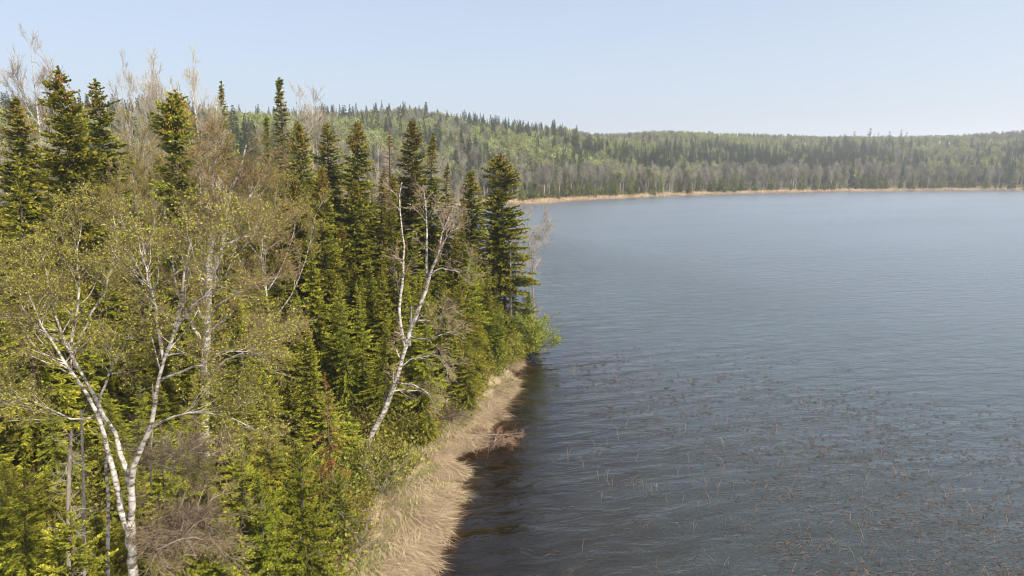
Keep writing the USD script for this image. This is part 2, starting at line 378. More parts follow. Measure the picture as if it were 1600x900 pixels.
def conifer(seed, h=12.0, rad=1.7, z0=0.8, step=0.23, nb=7, gap=0.055, tl=0.36, tw=0.042, low_bare=0.0, club=0.0, shape=0.75, up=0.45, sag=0.35,
            dark=(0.020, 0.036, 0.010), light=(0.075, 0.095, 0.020), tip=(0.13, 0.15, 0.03), cones=0, lean=0.0, gaps=0.1, sides=6, dead=0.25, minu=0.0, l0=0.5, l1=1.0, fuzz=0.38):
    rng = R(seed)
    zs = []
    z = z0
    while z < h * 0.985:
        zs += [z + rng.uniform(-0.5, 0.5) * step for _ in range(max(3, int(nb * (1 - 0.35 * z / h))))]
        z += step * (1.15 - 0.55 * z / h)
    zs = np.clip(np.array(zs), z0 * 0.8, h * 0.99)
    n = len(zs)
    u = (zs - z0) / (h - z0)
    az = rng.uniform(0, 2 * np.pi, n)
    prof = (1 - u) ** shape * (0.55 + 0.45 * sstep((u + 0.12) / 0.3))
    if club:
        prof = prof + club * np.exp(-((u - 0.9) / 0.06) ** 2)
    prof = np.maximum(prof, 0.05)
    lump = meshkit.fbm(np.stack([np.cos(az) * 1.3 + seed, np.sin(az) * 1.3, zs / 1.1], -1), 3, seed)
    L = rad * prof * (l0 + l1 * lump) * rng.uniform(0.72, 1.12, n)
    keep = (rng.uniform(size=n) > gaps) & ((u > low_bare) | (rng.uniform(size=n) < 0.3))
    zs, u, az, L = zs[keep], u[keep], az[keep], np.maximum(L[keep], 0.10)
    n = len(zs)
    k = 6
    t = np.linspace(0, 1, k)
    a = up * (u - 0.35) * 1.6
    out = np.stack([np.cos(az), np.sin(az), 0 * az], -1)
    bend = lean * (zs / h) ** 2
    base = np.stack([bend + 0 * zs, 0 * zs, zs], -1)
    wob = rng.normal(0, 0.05, (n, 1))
    side = np.stack([-np.sin(az), np.cos(az), 0 * az], -1)
    P = base[:, None] + out[:, None] * (L[:, None] * t)[..., None] + side[:, None] * (L[:, None] * t ** 2 * wob)[..., None]
    P[..., 2] += L[:, None] * (a[:, None] * t - sag * (1 - 0.5 * u)[:, None] * t ** 2 * 1.3 + 0.22 * t ** 3)
    br = tubes(P, (0.008 + 0.012 * L[:, None]) * (1 - 0.85 * t), 3)
    # twigs along every branch
    m = np.maximum(5, (L / gap).astype(int) * 2)
    J = np.repeat(np.arange(n), m)
    tt = rng.uniform(0.0, 1.0, len(J)) ** 0.75
    tt = np.maximum(tt, minu)
    q = tt * (k - 1)
    i0 = np.minimum(q.astype(int), k - 2)
    f = (q - i0)[:, None]
    B = P[J, i0] * (1 - f) + P[J, i0 + 1] * f
    T = unit(P[J, i0 + 1] - P[J, i0])
    sg = np.where(rng.uniform(size=len(J)) < 0.5, 1.0, -1.0)[:, None]
    S = unit(np.cross(T, [0, 0, 1.0])) * sg
    D = unit(T * rng.uniform(0.5, 1.1, (len(J), 1)) + S * (1.05 - 0.7 * tt[:, None]) + rng.normal(0, fuzz, (len(J), 3)) + [0, 0, -0.05])
    ln = tl * (0.45 + 0.75 * (1 - tt)) * rng.uniform(0.6, 1.25, len(J)) * np.clip(L[J] / 0.8, 0.4, 1.15)
    bv, bf, kk = blades(B, D, ln, tw * rng.uniform(0.7, 1.35, len(J)), rng)
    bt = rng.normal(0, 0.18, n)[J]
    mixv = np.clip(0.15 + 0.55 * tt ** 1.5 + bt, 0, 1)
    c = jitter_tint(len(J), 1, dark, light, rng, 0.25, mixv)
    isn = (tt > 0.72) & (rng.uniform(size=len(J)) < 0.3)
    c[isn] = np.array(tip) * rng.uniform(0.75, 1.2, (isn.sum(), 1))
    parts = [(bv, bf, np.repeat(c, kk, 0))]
    # leader spike
    m2 = 60
    zz = h - rng.uniform(0, 1, m2) ** 1.3 * min(1.1, h * 0.12)
    az2 = rng.uniform(0, 6.283, m2)
    D2 = unit(np.stack([np.cos(az2), np.sin(az2), rng.uniform(0.6, 1.8, m2)], -1))
    lv, lf, kk = blades(np.stack([lean * (zz / h) ** 2, 0 * zz, zz], -1), D2, rng.uniform(0.09, 0.2, m2) * (0.5 + (h - zz)), np.full(m2, tw * 0.7), rng)
    parts.append((lv, lf, jitter_tint(m2, kk, dark, light, rng)))
    if cones:
        zc = h * (1 - 0.13 * rng.uniform(0.05, 1, cones))
        r = rad * np.maximum((1 - (zc - z0) / (h - z0)) ** shape + club * np.exp(-(((zc - z0) / (h - z0) - 0.9) / 0.06) ** 2), 0.05) * rng.uniform(0.3, 0.95, cones)
        ac = rng.uniform(0, 6.283, cones)
        C = np.stack([lean * (zc / h) ** 2 + np.cos(ac) * r, np.sin(ac) * r, zc], -1)
        cv, cf, kk = blades(C, np.tile([[0, 0, -1.0]], (cones, 1)), rng.uniform(0.06, 0.12, cones), np.full(cones, 0.022), rng)
        parts.append((cv, cf, jitter_tint(cones, kk, (0.16, 0.085, 0.03), (0.26, 0.16, 0.06), rng)))
    zt = np.linspace(-0.3, h, 14)
    tr = tubes(np.stack([lean * (np.maximum(zt, 0) / h) ** 2, 0 * zt, zt], -1)[None], (0.006 + 0.008 * h * (1 - zt / (h + 0.3)) ** 0.9)[None], sides)
    # bare lower dead branches
    nd = int(dead * 60)
    zd = rng.uniform(0.15, 0.45, nd) * h
    ad = rng.uniform(0, 6.283, nd)
    A = np.stack([0 * zd, 0 * zd, zd], -1)
    E = A + np.stack([np.cos(ad), np.sin(ad), rng.uniform(-0.5, 0.1, nd)], -1) * (rad * rng.uniform(0.3, 0.8, nd))[:, None]
    pd = prisms(A, E, np.full(nd, 0.012), np.full(nd, 0.004))
    wood = joined([(tr[0], tr[1]), (br[0], br[1]), (pd[0], pd[1])])
    return wood, joined(parts)


def grow(P, rad, count, length, ang, upw, rng, k=5, t0=0.25, wiggle=0.12, shrink=0.5, t1=1.0, out=0.0):
    """Side branches from every parent polyline: P (n,m,3) -> (n*count,k,3)."""
    n, m, _ = P.shape
    J = np.repeat(np.arange(n), count)
    N = len(J)
    tt = rng.uniform(np.asarray(t0)[J] if np.ndim(t0) else t0, t1, N)
    q = tt * (m - 1)
    i0 = np.minimum(q.astype(int), m - 2)
    f = (q - i0)[:, None]
    B = P[J, i0] * (1 - f) + P[J, i0 + 1] * f
    T = unit(P[J, i0 + 1] - P[J, i0])
    S = unit(np.cross(T, rng.normal(size=(N, 3))))
    a = ang * rng.uniform(0.6, 1.3, (N, 1))
    D = unit(T * np.cos(a) + S * np.sin(a))
    L = length * rng.uniform(0.55, 1.25, N) * (1.1 - 0.5 * tt)
    pts = [B]
    d = D
    for s in range(k - 1):
        d = unit(d + rng.normal(0, wiggle, (N, 3)) + np.array([0, 0, upw]))
        pts.append(pts[-1] + d * (L / (k - 1))[:, None])
    Q = np.stack(pts, 1)
    r0 = (rad[J, i0] * (1 - f[:, 0]) + rad[J, i0 + 1] * f[:, 0]) * shrink
    return Q, r0[:, None] * np.linspace(1, 0.35, k)


def birch(seed, limbs, levels, leaf_n=4, leaf_s=0.014, leaf_a=(0.21, 0.20, 0.036), leaf_b=(0.36, 0.335, 0.07), brown=0.14, twig_c=(0.13, 0.09, 0.06), minr=0.0035, catkin=True):
    """limbs: list of (points, r0, r1). Returns limb meshes, twig mesh, leaf mesh."""
    rng = R(seed)
    lm, P, rd = [], [], []
    starts = []
    for pts, r0, r1, *st in limbs:
        starts.append(st[0] if st else -1)
        p = resample(pts, 14)
        p[1:-1] += rng.normal(0, 0.012, (12, 3))
        r = r0 + (r1 - r0) * np.linspace(0, 1, 14) ** 0.8
        lm.append(tubes(p[None], r[None] * (1 + rng.normal(0, 0.05, (1, 14))), 8))
        P.append(p); rd.append(r)
    P, rd, starts = np.array(P), np.array(rd), np.array(starts, float)
    starts = np.where(starts < 0, levels[0][4], starts)
    live = starts < 1
    P, rd, starts = P[live], rd[live], starts[live]
    pale, tw = [], []
    lv = None
    for li, (count, length, ang, upw, t0) in enumerate(levels):
        k = 6 if li == 0 else 4
        Q, rq = grow(P, rd, count, length, ang, upw, rng, k, starts if li == 0 else t0, wiggle=0.16)
        rq = np.maximum(rq, minr)
        if li == 0:
            rq = np.minimum(rq, 0.035)
        v, f = tubes(Q, rq, 4 if li == 0 else 3)
        (pale if li == 0 else tw).append((v, f, jitter_tint(len(Q), len(v) // len(Q), np.array(twig_c) * 0.8, np.array(twig_c) * 1.35, rng)))
        P, rd = Q, rq
    J = np.repeat(np.arange(len(P)), leaf_n)
    lv = None
    if leaf_n:
        q = rng.uniform(0.1, 1, len(J)) * (P.shape[1] - 1)
        i0 = np.minimum(q.astype(int), P.shape[1] - 2)
        f = (q - i0)[:, None]
        C = P[J, i0] * (1 - f) + P[J, i0 + 1] * f + rng.normal(0, leaf_s * 0.9, (len(J), 3))
        v, fc = leaves(C, leaf_s, rng)
        c = jitter_tint(len(J), 1, leaf_a, leaf_b, rng, 0.2)
        b = rng.uniform(size=len(J)) < brown
        c[b] = np.array((0.27, 0.18, 0.085)) * rng.uniform(0.6, 1.3, (b.sum(), 1))
        lv = (v, fc, np.repeat(c, 4, 0))
    return lm, joined(pale), joined(tw), lv


def define_tree(path, wood, crown, wood_mat, crown_mat, extra=None):
    UsdGeom.Xform.Define(stage, path)
    put_mesh(path + '/trunk', wood[0], wood[1], wood_mat)
    put_mesh(path + '/crown', crown[0], crown[1], crown_mat, crown[2])


def define_birch(path, parts, wood_mat=None, twig_mat=None, leaf_mat=None, trunk_count=1):
    wood_mat = wood_mat or M_birch
    lm, pale, tw, lv = parts
    x = UsdGeom.Xform.Define(stage, path)
    put_mesh(path + '/trunk', lm[0][0], lm[0][1], wood_mat, smooth=True)
    for n, l in enumerate(lm[1:]):
        put_mesh(path + '/limb' + (f'_{n:03d}' if n else ''), l[0], l[1], wood_mat, smooth=True)
    tag(put_mesh(path + '/branches', pale[0], pale[1], wood_mat if twig_mat is None else twig_mat, pale[2]), kind='stuff')
    tag(put_mesh(path + '/twigs', tw[0], tw[1], M_twig, tw[2]), kind='stuff')
    if lv is not None:
        tag(put_mesh(path + '/leaves', lv[0], lv[1], leaf_mat or M_leaf, lv[2]), kind='stuff')
    return x.GetPrim()


def copy(name, kind, loc, rz, sc, label, cat, group=None, tilt=None):
    p = xform(free(name), loc, rz, sc, tilt)
    p.GetReferences().AddInternalReference(f'{KINDS}/{kind}')
    p.SetInstanceable(True)
    return tag(p, label, cat, group)


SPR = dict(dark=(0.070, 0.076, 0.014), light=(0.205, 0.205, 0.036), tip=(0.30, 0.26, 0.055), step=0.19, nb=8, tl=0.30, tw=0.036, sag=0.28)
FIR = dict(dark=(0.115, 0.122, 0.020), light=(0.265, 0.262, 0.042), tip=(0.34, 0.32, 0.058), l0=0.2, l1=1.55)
H0 = 12.0
for nm, kw in {
    'spruce_dense': dict(seed=11, h=H0, rad=1.6, cones=260, shape=0.62, club=0.10, gaps=0.06, **SPR),
    'spruce_narrow': dict(seed=12, h=H0, rad=1.3, cones=120, shape=0.60, club=0.05, gaps=0.16, l0=0.3, l1=1.4, dead=0.7, **SPR),
    'spruce_ragged': dict(seed=17, h=H0, rad=1.5, cones=80, shape=0.8, gaps=0.24, l0=0.1, l1=1.8, dead=1.0, lean=0.35, low_bare=0.2, **{**SPR, 'sag': 0.5, 'light': (0.17, 0.175, 0.034)}),
    'spruce_spire': dict(seed=13, h=H0, rad=0.95, cones=60, shape=0.8, gaps=0.12, **SPR),
    'spruce_round': dict(seed=14, h=H0, rad=1.4, cones=420, shape=0.42, club=0.14, gaps=0.04, **SPR),
    'spruce_pyramid': dict(seed=16, h=H0, rad=2.2, cones=260, shape=0.72, club=0.05, gaps=0.05, **SPR),
    'spruce_lichen': dict(seed=15, h=H0, rad=1.65, cones=320, shape=0.50, club=0.10, low_bare=0.24, gaps=0.05, dead=1.2, **SPR),
}.items():
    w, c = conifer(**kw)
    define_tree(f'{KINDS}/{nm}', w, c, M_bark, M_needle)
for nm, kw in {
    'fir_tall': dict(seed=21, h=9.0, rad=1.5, shape=0.8, step=0.22, gap=0.030, tl=0.24, tw=0.024, gaps=0.08, **FIR),
    'fir_young': dict(seed=22, h=6.0, rad=1.7, shape=0.85, step=0.20, gap=0.020, tl=0.18, tw=0.015, z0=0.4, gaps=0.08, **FIR),
    'fir_bushy': dict(seed=23, h=4.5, rad=1.7, shape=0.7, step=0.18, gap=0.020, tl=0.17, tw=0.015, z0=0.3, gaps=0.08, **FIR),
    'fir_dead': dict(seed=24, h=5.0, rad=1.1, shape=0.8, step=0.25, gap=0.04, tl=0.18, tw=0.012, gaps=0.3, dark=(0.14, 0.07, 0.03), light=(0.30, 0.15, 0.06), tip=(0.36, 0.2, 0.09)),
    'spruce_brown': dict(seed=25, h=H0, rad=1.1, shape=0.6, gap=0.12, tl=0.28, tw=0.022, gaps=0.25, dark=(0.13, 0.08, 0.05), light=(0.26, 0.17, 0.10), tip=(0.3, 0.21, 0.13)),
}.items():
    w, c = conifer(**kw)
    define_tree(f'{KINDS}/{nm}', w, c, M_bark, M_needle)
for nm, sd, hh, rr in (('cedar_full', 31, 5.0, 1.35), ('cedar_low', 32, 3.2, 1.3)):
    w, c = conifer(sd, h=hh, rad=rr, z0=0.3, step=0.16, nb=7, gap=0.026, tl=0.17, tw=0.022, shape=0.55, up=0.9, sag=0.15, gaps=0.12, l0=0.2, l1=1.5, fuzz=0.5,
                   dark=(0.09, 0.115, 0.014), light=(0.195, 0.212, 0.032), tip=(0.27, 0.27, 0.045))
    define_tree(f'{KINDS}/{nm}', w, c, M_bark, M_needle)


def generic_birch(seed, h, spread, n_limb=7, **kw):
    rng = R(seed)
    top = np.array([rng.uniform(-0.6, 0.6), rng.uniform(-0.6, 0.6), h])
    tr = np.array([[0, 0, -0.3], [0.08, 0.05, h * 0.25], top * [0.5, 0.4, 0.55], top * [0.9, 0.8, 0.8], top])
    limbs = [(tr, 0.012 * h, 0.012)]
    for k in range(n_limb):
        t = rng.uniform(0.35, 0.8)
        b = resample(tr, 40)[int(t * 39)]
        az = k * 2.4 + rng.uniform(-0.4, 0.4)
        o = np.array([math.cos(az), math.sin(az), 0])
        ln = spread * (1.25 - t)
        limbs.append(([b, b + o * ln * 0.45 + [0, 0, ln * 0.55], b + o * ln * 0.8 + [0, 0, ln * 1.3], b + o * ln + [0, 0, ln * 2.0]], 0.0055 * h * (1.1 - t), 0.008))
    return birch(seed, limbs, **kw)


LV = [(10, 1.5, 0.55, 0.14, 0.25), (8, 0.75, 0.5, 0.10, 0.2), (6, 0.36, 0.5, 0.06, 0.1)]
define_birch(f'{KINDS}/birch_budding', generic_birch(41, 11, 2.6, levels=LV, leaf_n=5, leaf_s=0.028, minr=0.004))
define_birch(f'{KINDS}/birch_budding_wide', generic_birch(42, 9, 2.8, levels=LV, leaf_n=5, leaf_s=0.028, minr=0.004))
define_birch(f'{KINDS}/birch_bare', generic_birch(43, 12, 2.2, levels=LV, leaf_n=1, leaf_s=0.018, minr=0.0042, twig_c=(0.25, 0.215, 0.17), leaf_a=(0.22, 0.22, 0.08), leaf_b=(0.34, 0.33, 0.12), brown=0.1))
define_birch(f'{KINDS}/birch_bare_slim', generic_birch(44, 11, 1.6, n_limb=6, levels=LV, leaf_n=1, leaf_s=0.018, minr=0.0042, twig_c=(0.25, 0.215, 0.17), leaf_a=(0.22, 0.22, 0.08), leaf_b=(0.34, 0.33, 0.12), brown=0.1))

define_birch(f'{KINDS}/grey_bare', generic_birch(46, 12, 3.6, n_limb=10, levels=[(10, 1.3, 0.8, 0.03, 0.2), (8, 0.75, 0.7, 0.03, 0.2), (6, 0.4, 0.6, 0.02, 0.1)], leaf_n=0, minr=0.006, twig_c=(0.26, 0.235, 0.2)), wood_mat=M_grey)
# ---- distant kinds: one mesh each
def far_conifer(seed, h, rad, z0, n=340, size=0.62, dark=(0.035, 0.052, 0.02), light=(0.085, 0.11, 0.035), shape=0.8):
    rng = R(seed)
    u = rng.uniform(0, 1, n) ** 1.25
    z = z0 + u * (h - z0)
    az = rng.uniform(0, 6.283, n)
    lump = meshkit.noise(np.stack([np.cos(az) + seed, np.sin(az), z / 1.3], -1), seed)
    L = rad * np.maximum((1 - u) ** shape, 0.06) * (0.55 + 0.8 * lump)
    o = np.stack([np.cos(az), np.sin(az), 0 * az], -1)
    B = np.stack([0 * z, 0 * z, z], -1) + o * (L * rng.uniform(0.1, 0.5, n))[:, None]
    D = unit(o + np.stack([rng.normal(0, 0.3, n), rng.normal(0, 0.3, n), 0.5 * (u - 0.6) - 0.1], -1))
    v, f, k = blades(B, D, np.minimum(L * 0.75 + 0.12, size * 1.7), size * 0.27 * (1.15 - 0.6 * u), rng)
    zt = np.array([-0.5, h * 0.5, h])
    t = tubes(np.stack([0 * zt, 0 * zt, zt], -1)[None], np.array([[0.16, 0.09, 0.02]]), 4)
    return joined([(v, f, jitter_tint(n, k, dark, light, rng)), (t[0], t[1], np.array([0.10, 0.08, 0.065]))])


def far_leafy(seed, h, rad, n=420, size=0.26, a=(0.165, 0.19, 0.055), b=(0.27, 0.285, 0.092), bark_c=(0.34, 0.32, 0.28), base=0.38, twigs=60):
    rng = R(seed)
    c0 = rng.normal(0, 0.33, (9, 3)) * [rad, rad, h * 0.26] + [0, 0, h * (base + 1) / 2]
    c0[:, 2] = np.clip(c0[:, 2], h * base, h * 0.9)
    J = rng.integers(0, 9, n)
    C = c0[J] + unit(rng.normal(size=(n, 3))) * (rng.uniform(0.3, 1, n) ** 0.5 * rad * 0.52)[:, None] * [1, 1, 1.2]
    v, f = leaves(C, size, rng)
    ct = jitter_tint(n, 4, a, b, rng)
    zt = np.array([-0.5, h * 0.4, h * 0.92])
    t = tubes(np.stack([rng.normal(0, 0.15, 3), 0 * zt, zt], -1)[None], np.array([[0.15, 0.10, 0.03]]), 4)
    pk = rng.integers(0, n, twigs)
    A = np.stack([0 * pk, 0 * pk, np.clip(C[pk, 2] - rad * 0.8, h * 0.2, h)], -1)
    tw = prisms(A, C[pk], np.full(twigs, 0.045), np.full(twigs, 0.02))
    return joined([(v, f, ct), (t[0], t[1], np.array(bark_c)), (tw[0], tw[1], np.array(bark_c) * 0.7)])


def far_bare(seed, h, rad, n=80, c=(0.255, 0.235, 0.18), trunk=(0.33, 0.30, 0.26), buds=160, bud_c=(0.25, 0.19, 0.13)):
    rng = R(seed)
    z = rng.uniform(0.3, 0.9, n) * h
    az = rng.uniform(0, 6.283, n)
    A = np.stack([0 * z, 0 * z, z], -1)
    L = rad * (1.25 - z / h) * 1.2
    E = A + np.stack([np.cos(az) * L, np.sin(az) * L, L * rng.uniform(0.9, 2.0, n)], -1)
    p = prisms(A, E, np.full(n, 0.05), np.full(n, 0.02))
    J = np.repeat(np.arange(n), 6)
    t = rng.uniform(0.3, 1, len(J))[:, None]
    a2 = A[J] * (1 - t) + E[J] * t
    e2 = a2 + unit(rng.normal(size=(len(J), 3)) + [0, 0, 1.0]) * rng.uniform(0.4, 1.0, (len(J), 1))
    p2 = prisms(a2, e2, np.full(len(J), 0.026), np.full(len(J), 0.012))
    zt = np.array([-0.5, h * 0.5, h])
    tr = tubes(np.stack([rng.normal(0, 0.2, 3), 0 * zt, zt], -1)[None], np.array([[0.14, 0.09, 0.02]]), 4)
    pk = rng.integers(0, len(J), buds)
    v, f = leaves(e2[pk], 0.12, rng)
    return joined([(p[0], p[1], np.array(c)), (p2[0], p2[1], np.array(c) * 0.85), (tr[0], tr[1], np.array(trunk)), (v, f, jitter_tint(buds, 4, bud_c, np.array(bud_c) * 1.5, rng))])


FARK = {}
for s in range(4):
    FARK[f'spruce_distant_{"abcd"[s]}'] = far_conifer(60 + s, 12, [1.7, 1.35, 2.0, 1.5][s], [0.6, 1.5, 1.0, 2.2][s], shape=[0.8, 0.7, 0.9, 0.6][s])
for s in range(4):
    FARK[f'aspen_distant_{"abcd"[s]}'] = far_leafy(70 + s, 11, [2.3, 2.0, 2.6, 1.8][s])
for s in range(4):
    FARK[f'bare_distant_{"abcd"[s]}'] = far_bare(80 + s, 10, [1.6, 1.3, 1.8, 1.2][s], buds=[120, 200, 60, 160][s], bud_c=[(0.24, 0.20, 0.12), (0.24, 0.23, 0.08), (0.25, 0.21, 0.13), (0.23, 0.25, 0.08)][s])
FARK['pine_distant'] = far_conifer(90, 14, 2.6, 6.0, n=150, size=0.9, shape=0.45)
for s in range(2):
    FARK[f'shore_conifer_{"ab"[s]}'] = far_conifer(95 + s, 8, [1.7, 1.4][s], 0.3, dark=(0.085, 0.105, 0.024), light=(0.24, 0.245, 0.055), n=420, shape=0.7)
for k_, m_ in FARK.items():
    UsdGeom.Xform.Define(stage, f'{KINDS}/{k_}')
    put_mesh(f'{KINDS}/{k_}/crown', m_[0], m_[1], M_far, m_[2])

# ------------------------------------------------------------------ the forest on the near shore: the trees one can point at
def plant(name, kind, h_kind, px, py, y, label, cat, group=None, wide=1.0, rz=None, tilt=None, rng=R(5)):
    """A tree whose tip is seen at a pixel, standing y metres ahead."""
    t = at(px, py, y)
    g = gz(t[0], y)
    s = (t[2] - g) / h_kind
    tilt = tilt or (rng.normal(0, 1.3), rng.normal(0, 1.3))
    return copy(name, kind, (t[0], y, g - 0.05), rng.uniform(0, 360) if rz is None else rz, (wide * s, wide * s, s), label, cat, group, tilt)


SP = 'spruce tree'
for a in [
    ('spruce_lichen', 791, 238, 45, 1.32, 'dense dark spruce with bare lichen hung lower trunk standing at the waterline'),
    ('spruce_dense', 636, 186, 50, 1.16, 'tall spruce with cone laden tip beside a slightly shorter one behind the leaning birch'),
    ('spruce_ragged', 668, 208, 47, 1.52, 'pointed spruce just left of the gap, between the twin tipped pair and the waterline trees'),
    ('spruce_dense', 735, 266, 49, 1.52, 'shorter green spruce left of the dense waterline spruce'),
    ('spruce_dense', 545, 187, 46, 1.16, 'dark blunt topped spruce between two brownish leafless birches'),
    ('spruce_narrow', 508, 190, 48, 1.65, 'olive spruce with thinner crown beside the dark blunt topped spruce'),
    ('spruce_dense', 467, 188, 42, 1.16, 'narrow very dark spruce right of the brown budding birch'),
    ('spruce_spire', 438, 121, 58, 1.65, 'tallest thin spire spruce, its tip alone against the sky'),
    ('spruce_spire', 411, 180, 55, 1.34, 'small thin spruce tip just left of the tallest spire'),
    ('spruce_ragged', 340, 127, 52, 1.15, 'spruce tip rising behind the brown budding birch'),
    ('spruce_round', 266, 138, 32, 1.05, 'broad round topped spruce full of brown cones'),
    ('spruce_narrow', 157, 122, 36, 1.45, 'dark spruce right of the broad pyramid spruce, near the upper left corner'),
    ('spruce_pyramid', 98, 100, 31, 1.05, 'broad pyramid spruce with wide layered boughs near the upper left corner'),
    ('spruce_ragged', 586, 274, 40, 1.59, 'slender dark spruce with a white birch stem crossing in front of it'),
    ('spruce_brown', 604, 205, 53, 1.59, 'reddish brown dying spruce behind the slender dark spruce'),
    ('spruce_dense', 24, 150, 40, 1.30, 'dark spruce at the left edge behind the bright fir'),
    ('spruce_ragged', 692, 255, 58, 1.46, 'half hidden spruce behind the pointed one by the gap'),
    ('spruce_ragged', 766, 300, 52, 1.59, 'small spruce tucked behind the dense waterline spruce'),
]:
    plant('spruce_tree', a[0], H0, a[1], a[2], a[3], a[5], SP, 'spruces of the near shore', a[4])
for a in [
    ('fir_tall', 9.0, 487, 358, 34, 1.0, 'young fir with a bright pointed tip in front of the dark spruces'),
    ('fir_tall', 9.0, 2, 242, 23, 1.1, 'bright green fir cut off by the left edge of the picture'),
    ('fir_tall', 9.0, 705, 420, 40, 1.0, 'yellow green fir right of the leaning birch'),
    ('fir_tall', 9.0, 758, 410, 42, 0.9, 'yellow green fir leaning on the waterline spruce'),
    ('fir_young', 6.0, 648, 560, 31, 1.0, 'low fir at the foot of the leaning birch beside the straw bank'),
    ('fir_young', 6.0, 725, 500, 40, 1.1, 'bushy fir above the dark root hollow on the bank'),
    ('fir_bushy', 4.5, 800, 490, 43, 1.0, 'bushy bright fir at the tip of the bank below the waterline spruce'),
    ('fir_dead', 5.0, 512, 583, 20.5, 0.8, 'rust red dead little fir among green boughs'),
    ('fir_young', 6.0, 331, 548, 20.5, 0.8, 'fir hiding the foot of the brown budding birch'),
    ('fir_young', 6.0, 296, 585, 18.5, 0.8, 'fir between the two limbs of the forked birch and the brown birch'),
    ('fir_young', 6.0, 372, 575, 19.5, 0.8, 'fir just right of the foot of the brown budding birch'),
    ('fir_tall', 9.0, 430, 470, 28, 1.0, 'fir in front of the very dark spruce, right of the brown birch'),
    ('fir_tall', 9.0, 560, 430, 36, 1.0, 'fir behind the foot of the leaning birch, to its left'),
    ('fir_tall', 9.0, 806, 428, 46, 0.9, 'fir filling in below the boughs of the waterline spruce, on its lake side'),
    ('fir_tall', 9.0, 775, 425, 43.5, 0.85, 'fir filling in below the boughs of the waterline spruce, on its land side'),
    ('fir_bushy', 4.5, 765, 515, 41, 1.0, 'low bright fir right of the root hollow'),
]:
    plant('fir_tree', a[0], a[1], a[2], a[3], a[4], a[6], 'fir tree', None, a[5])
for a in [
    ('cedar_full', 5.0, 470, 690, 17.0, 0.9, 'bright yellow green cedar at the left edge of the straw bank'),
    ('cedar_full', 5.0, 405, 735, 16.0, 0.9, 'bright cedar with dark gaps left of the one touching the straw bank'),
    ('cedar_low', 3.2, 530, 735, 19.5, 0.8, 'small cedar low beside the straw, nearest the waterline'),
    ('cedar_full', 5.0, 826, 455, 44.5, 1.15, 'yellow green cedar overhanging the water at the tip of the shore'),
    ('cedar_low', 3.2, 350, 815, 14.5, 1.1, 'low cedar at the bottom edge right of the forked birch'),
]:
    plant('cedar_tree', a[0], a[1], a[2], a[3], a[4], a[6], 'cedar tree', None, a[5])

# ---- the forest filling in between and behind, jittered over the land
rng = R(77)
placed = []


ZONES = [(60, 'by the left edge'), (200, 'below the broad pyramid spruce'), (300, 'around the round topped spruce'), (400, 'by the brown budding birch'), (480, 'by the narrow very dark spruce'),
         (560, 'below the dark blunt topped spruce'), (680, 'around the leaning birch'), (9999, 'by the waterline spruces')]


def fill(name, kinds, y0, y1, step, top, hmin, hmax, label, cat, group, px0=-120, smin=3.0, prob=1.0, wide=(0.9, 1.25), maxpx=860):
    n = 0
    for yy in np.arange(y0, y1, step):
        for xx in np.arange((px0 - 800) / FPX * yy, (maxpx - 800) / FPX * yy, step):
            x, y = xx + rng.uniform(-0.45, 0.45) * step, yy + rng.uniform(-0.45, 0.45) * step
            if rng.uniform() > prob or float(shore(np.array([x]), np.array([y]))[0]) < smin:
                continue
            g = gz(x, y)
            px, _, _ = pix([x, y, g])
            limit = at(px, top(px, y), y)[2] - g
            h = min(rng.uniform(hmin, hmax), limit * rng.uniform(0.88, 1.0))
            if h < hmin * 0.5:
                continue
            kind, hk = kinds[rng.integers(len(kinds))]
            s = h / hk
            w = rng.uniform(*wide) * s
            zn = next(z for lim, z in ZONES if px < lim)
            copy(name, kind, (x, y, g - 0.05), rng.uniform(0, 360), (w, w, s), label + ' ' + zn, cat, group + ' ' + zn, (rng.normal(0, 2.0), rng.normal(0, 2.0)))
            n += 1
    return n


def cap_front(px, y):
    base = np.interp(px, [0, 120, 300, 450, 540, 560, 660, 690, 760, 830], [520, 560, 560, 560, 600, 730, 730, 560, 430, 420])
    if 478 < px < 548 and y < 22:
        return 720 + 0 * px
    return base + (26 - y) * 13 * (y < 26)


def cap_mid(px, y):
    if 550 < px < 668 and y < 28.5:
        return 900 + 0 * px
    return np.interp(px, [0, 150, 300, 450, 600, 700, 780, 830], [300, 300, 300, 330, 340, 350, 340, 420]) + (44 - y) * 7 * (y < 44)


nf = fill('young_fir', [('fir_young', 6.0), ('fir_bushy', 4.5), ('fir_young', 6.0), ('fir_young', 6.0)], 9, 27, 1.75, cap_front, 2.2, 6.0,
          'young yellow green fir crowded in the near understory', 'fir tree', 'young firs of the near understory', smin=3.4)
nm = fill('forest_fir', [('fir_tall', 9.0), ('fir_tall', 9.0), ('fir_young', 6.0), ('spruce_dense', H0)], 26, 62, 2.25, cap_mid, 4.5, 11.0,
          'mid height fir filling the shore forest', 'fir tree', 'firs between the tall spruces', smin=2.4, px0=-60, wide=(0.8, 1.15))


def cap_back(px, y):
    return np.interp(px, [0, 200, 400, 500, 600, 700, 800], [195, 210, 205, 208, 218, 238, 300]) + rng.uniform(-8, 36)


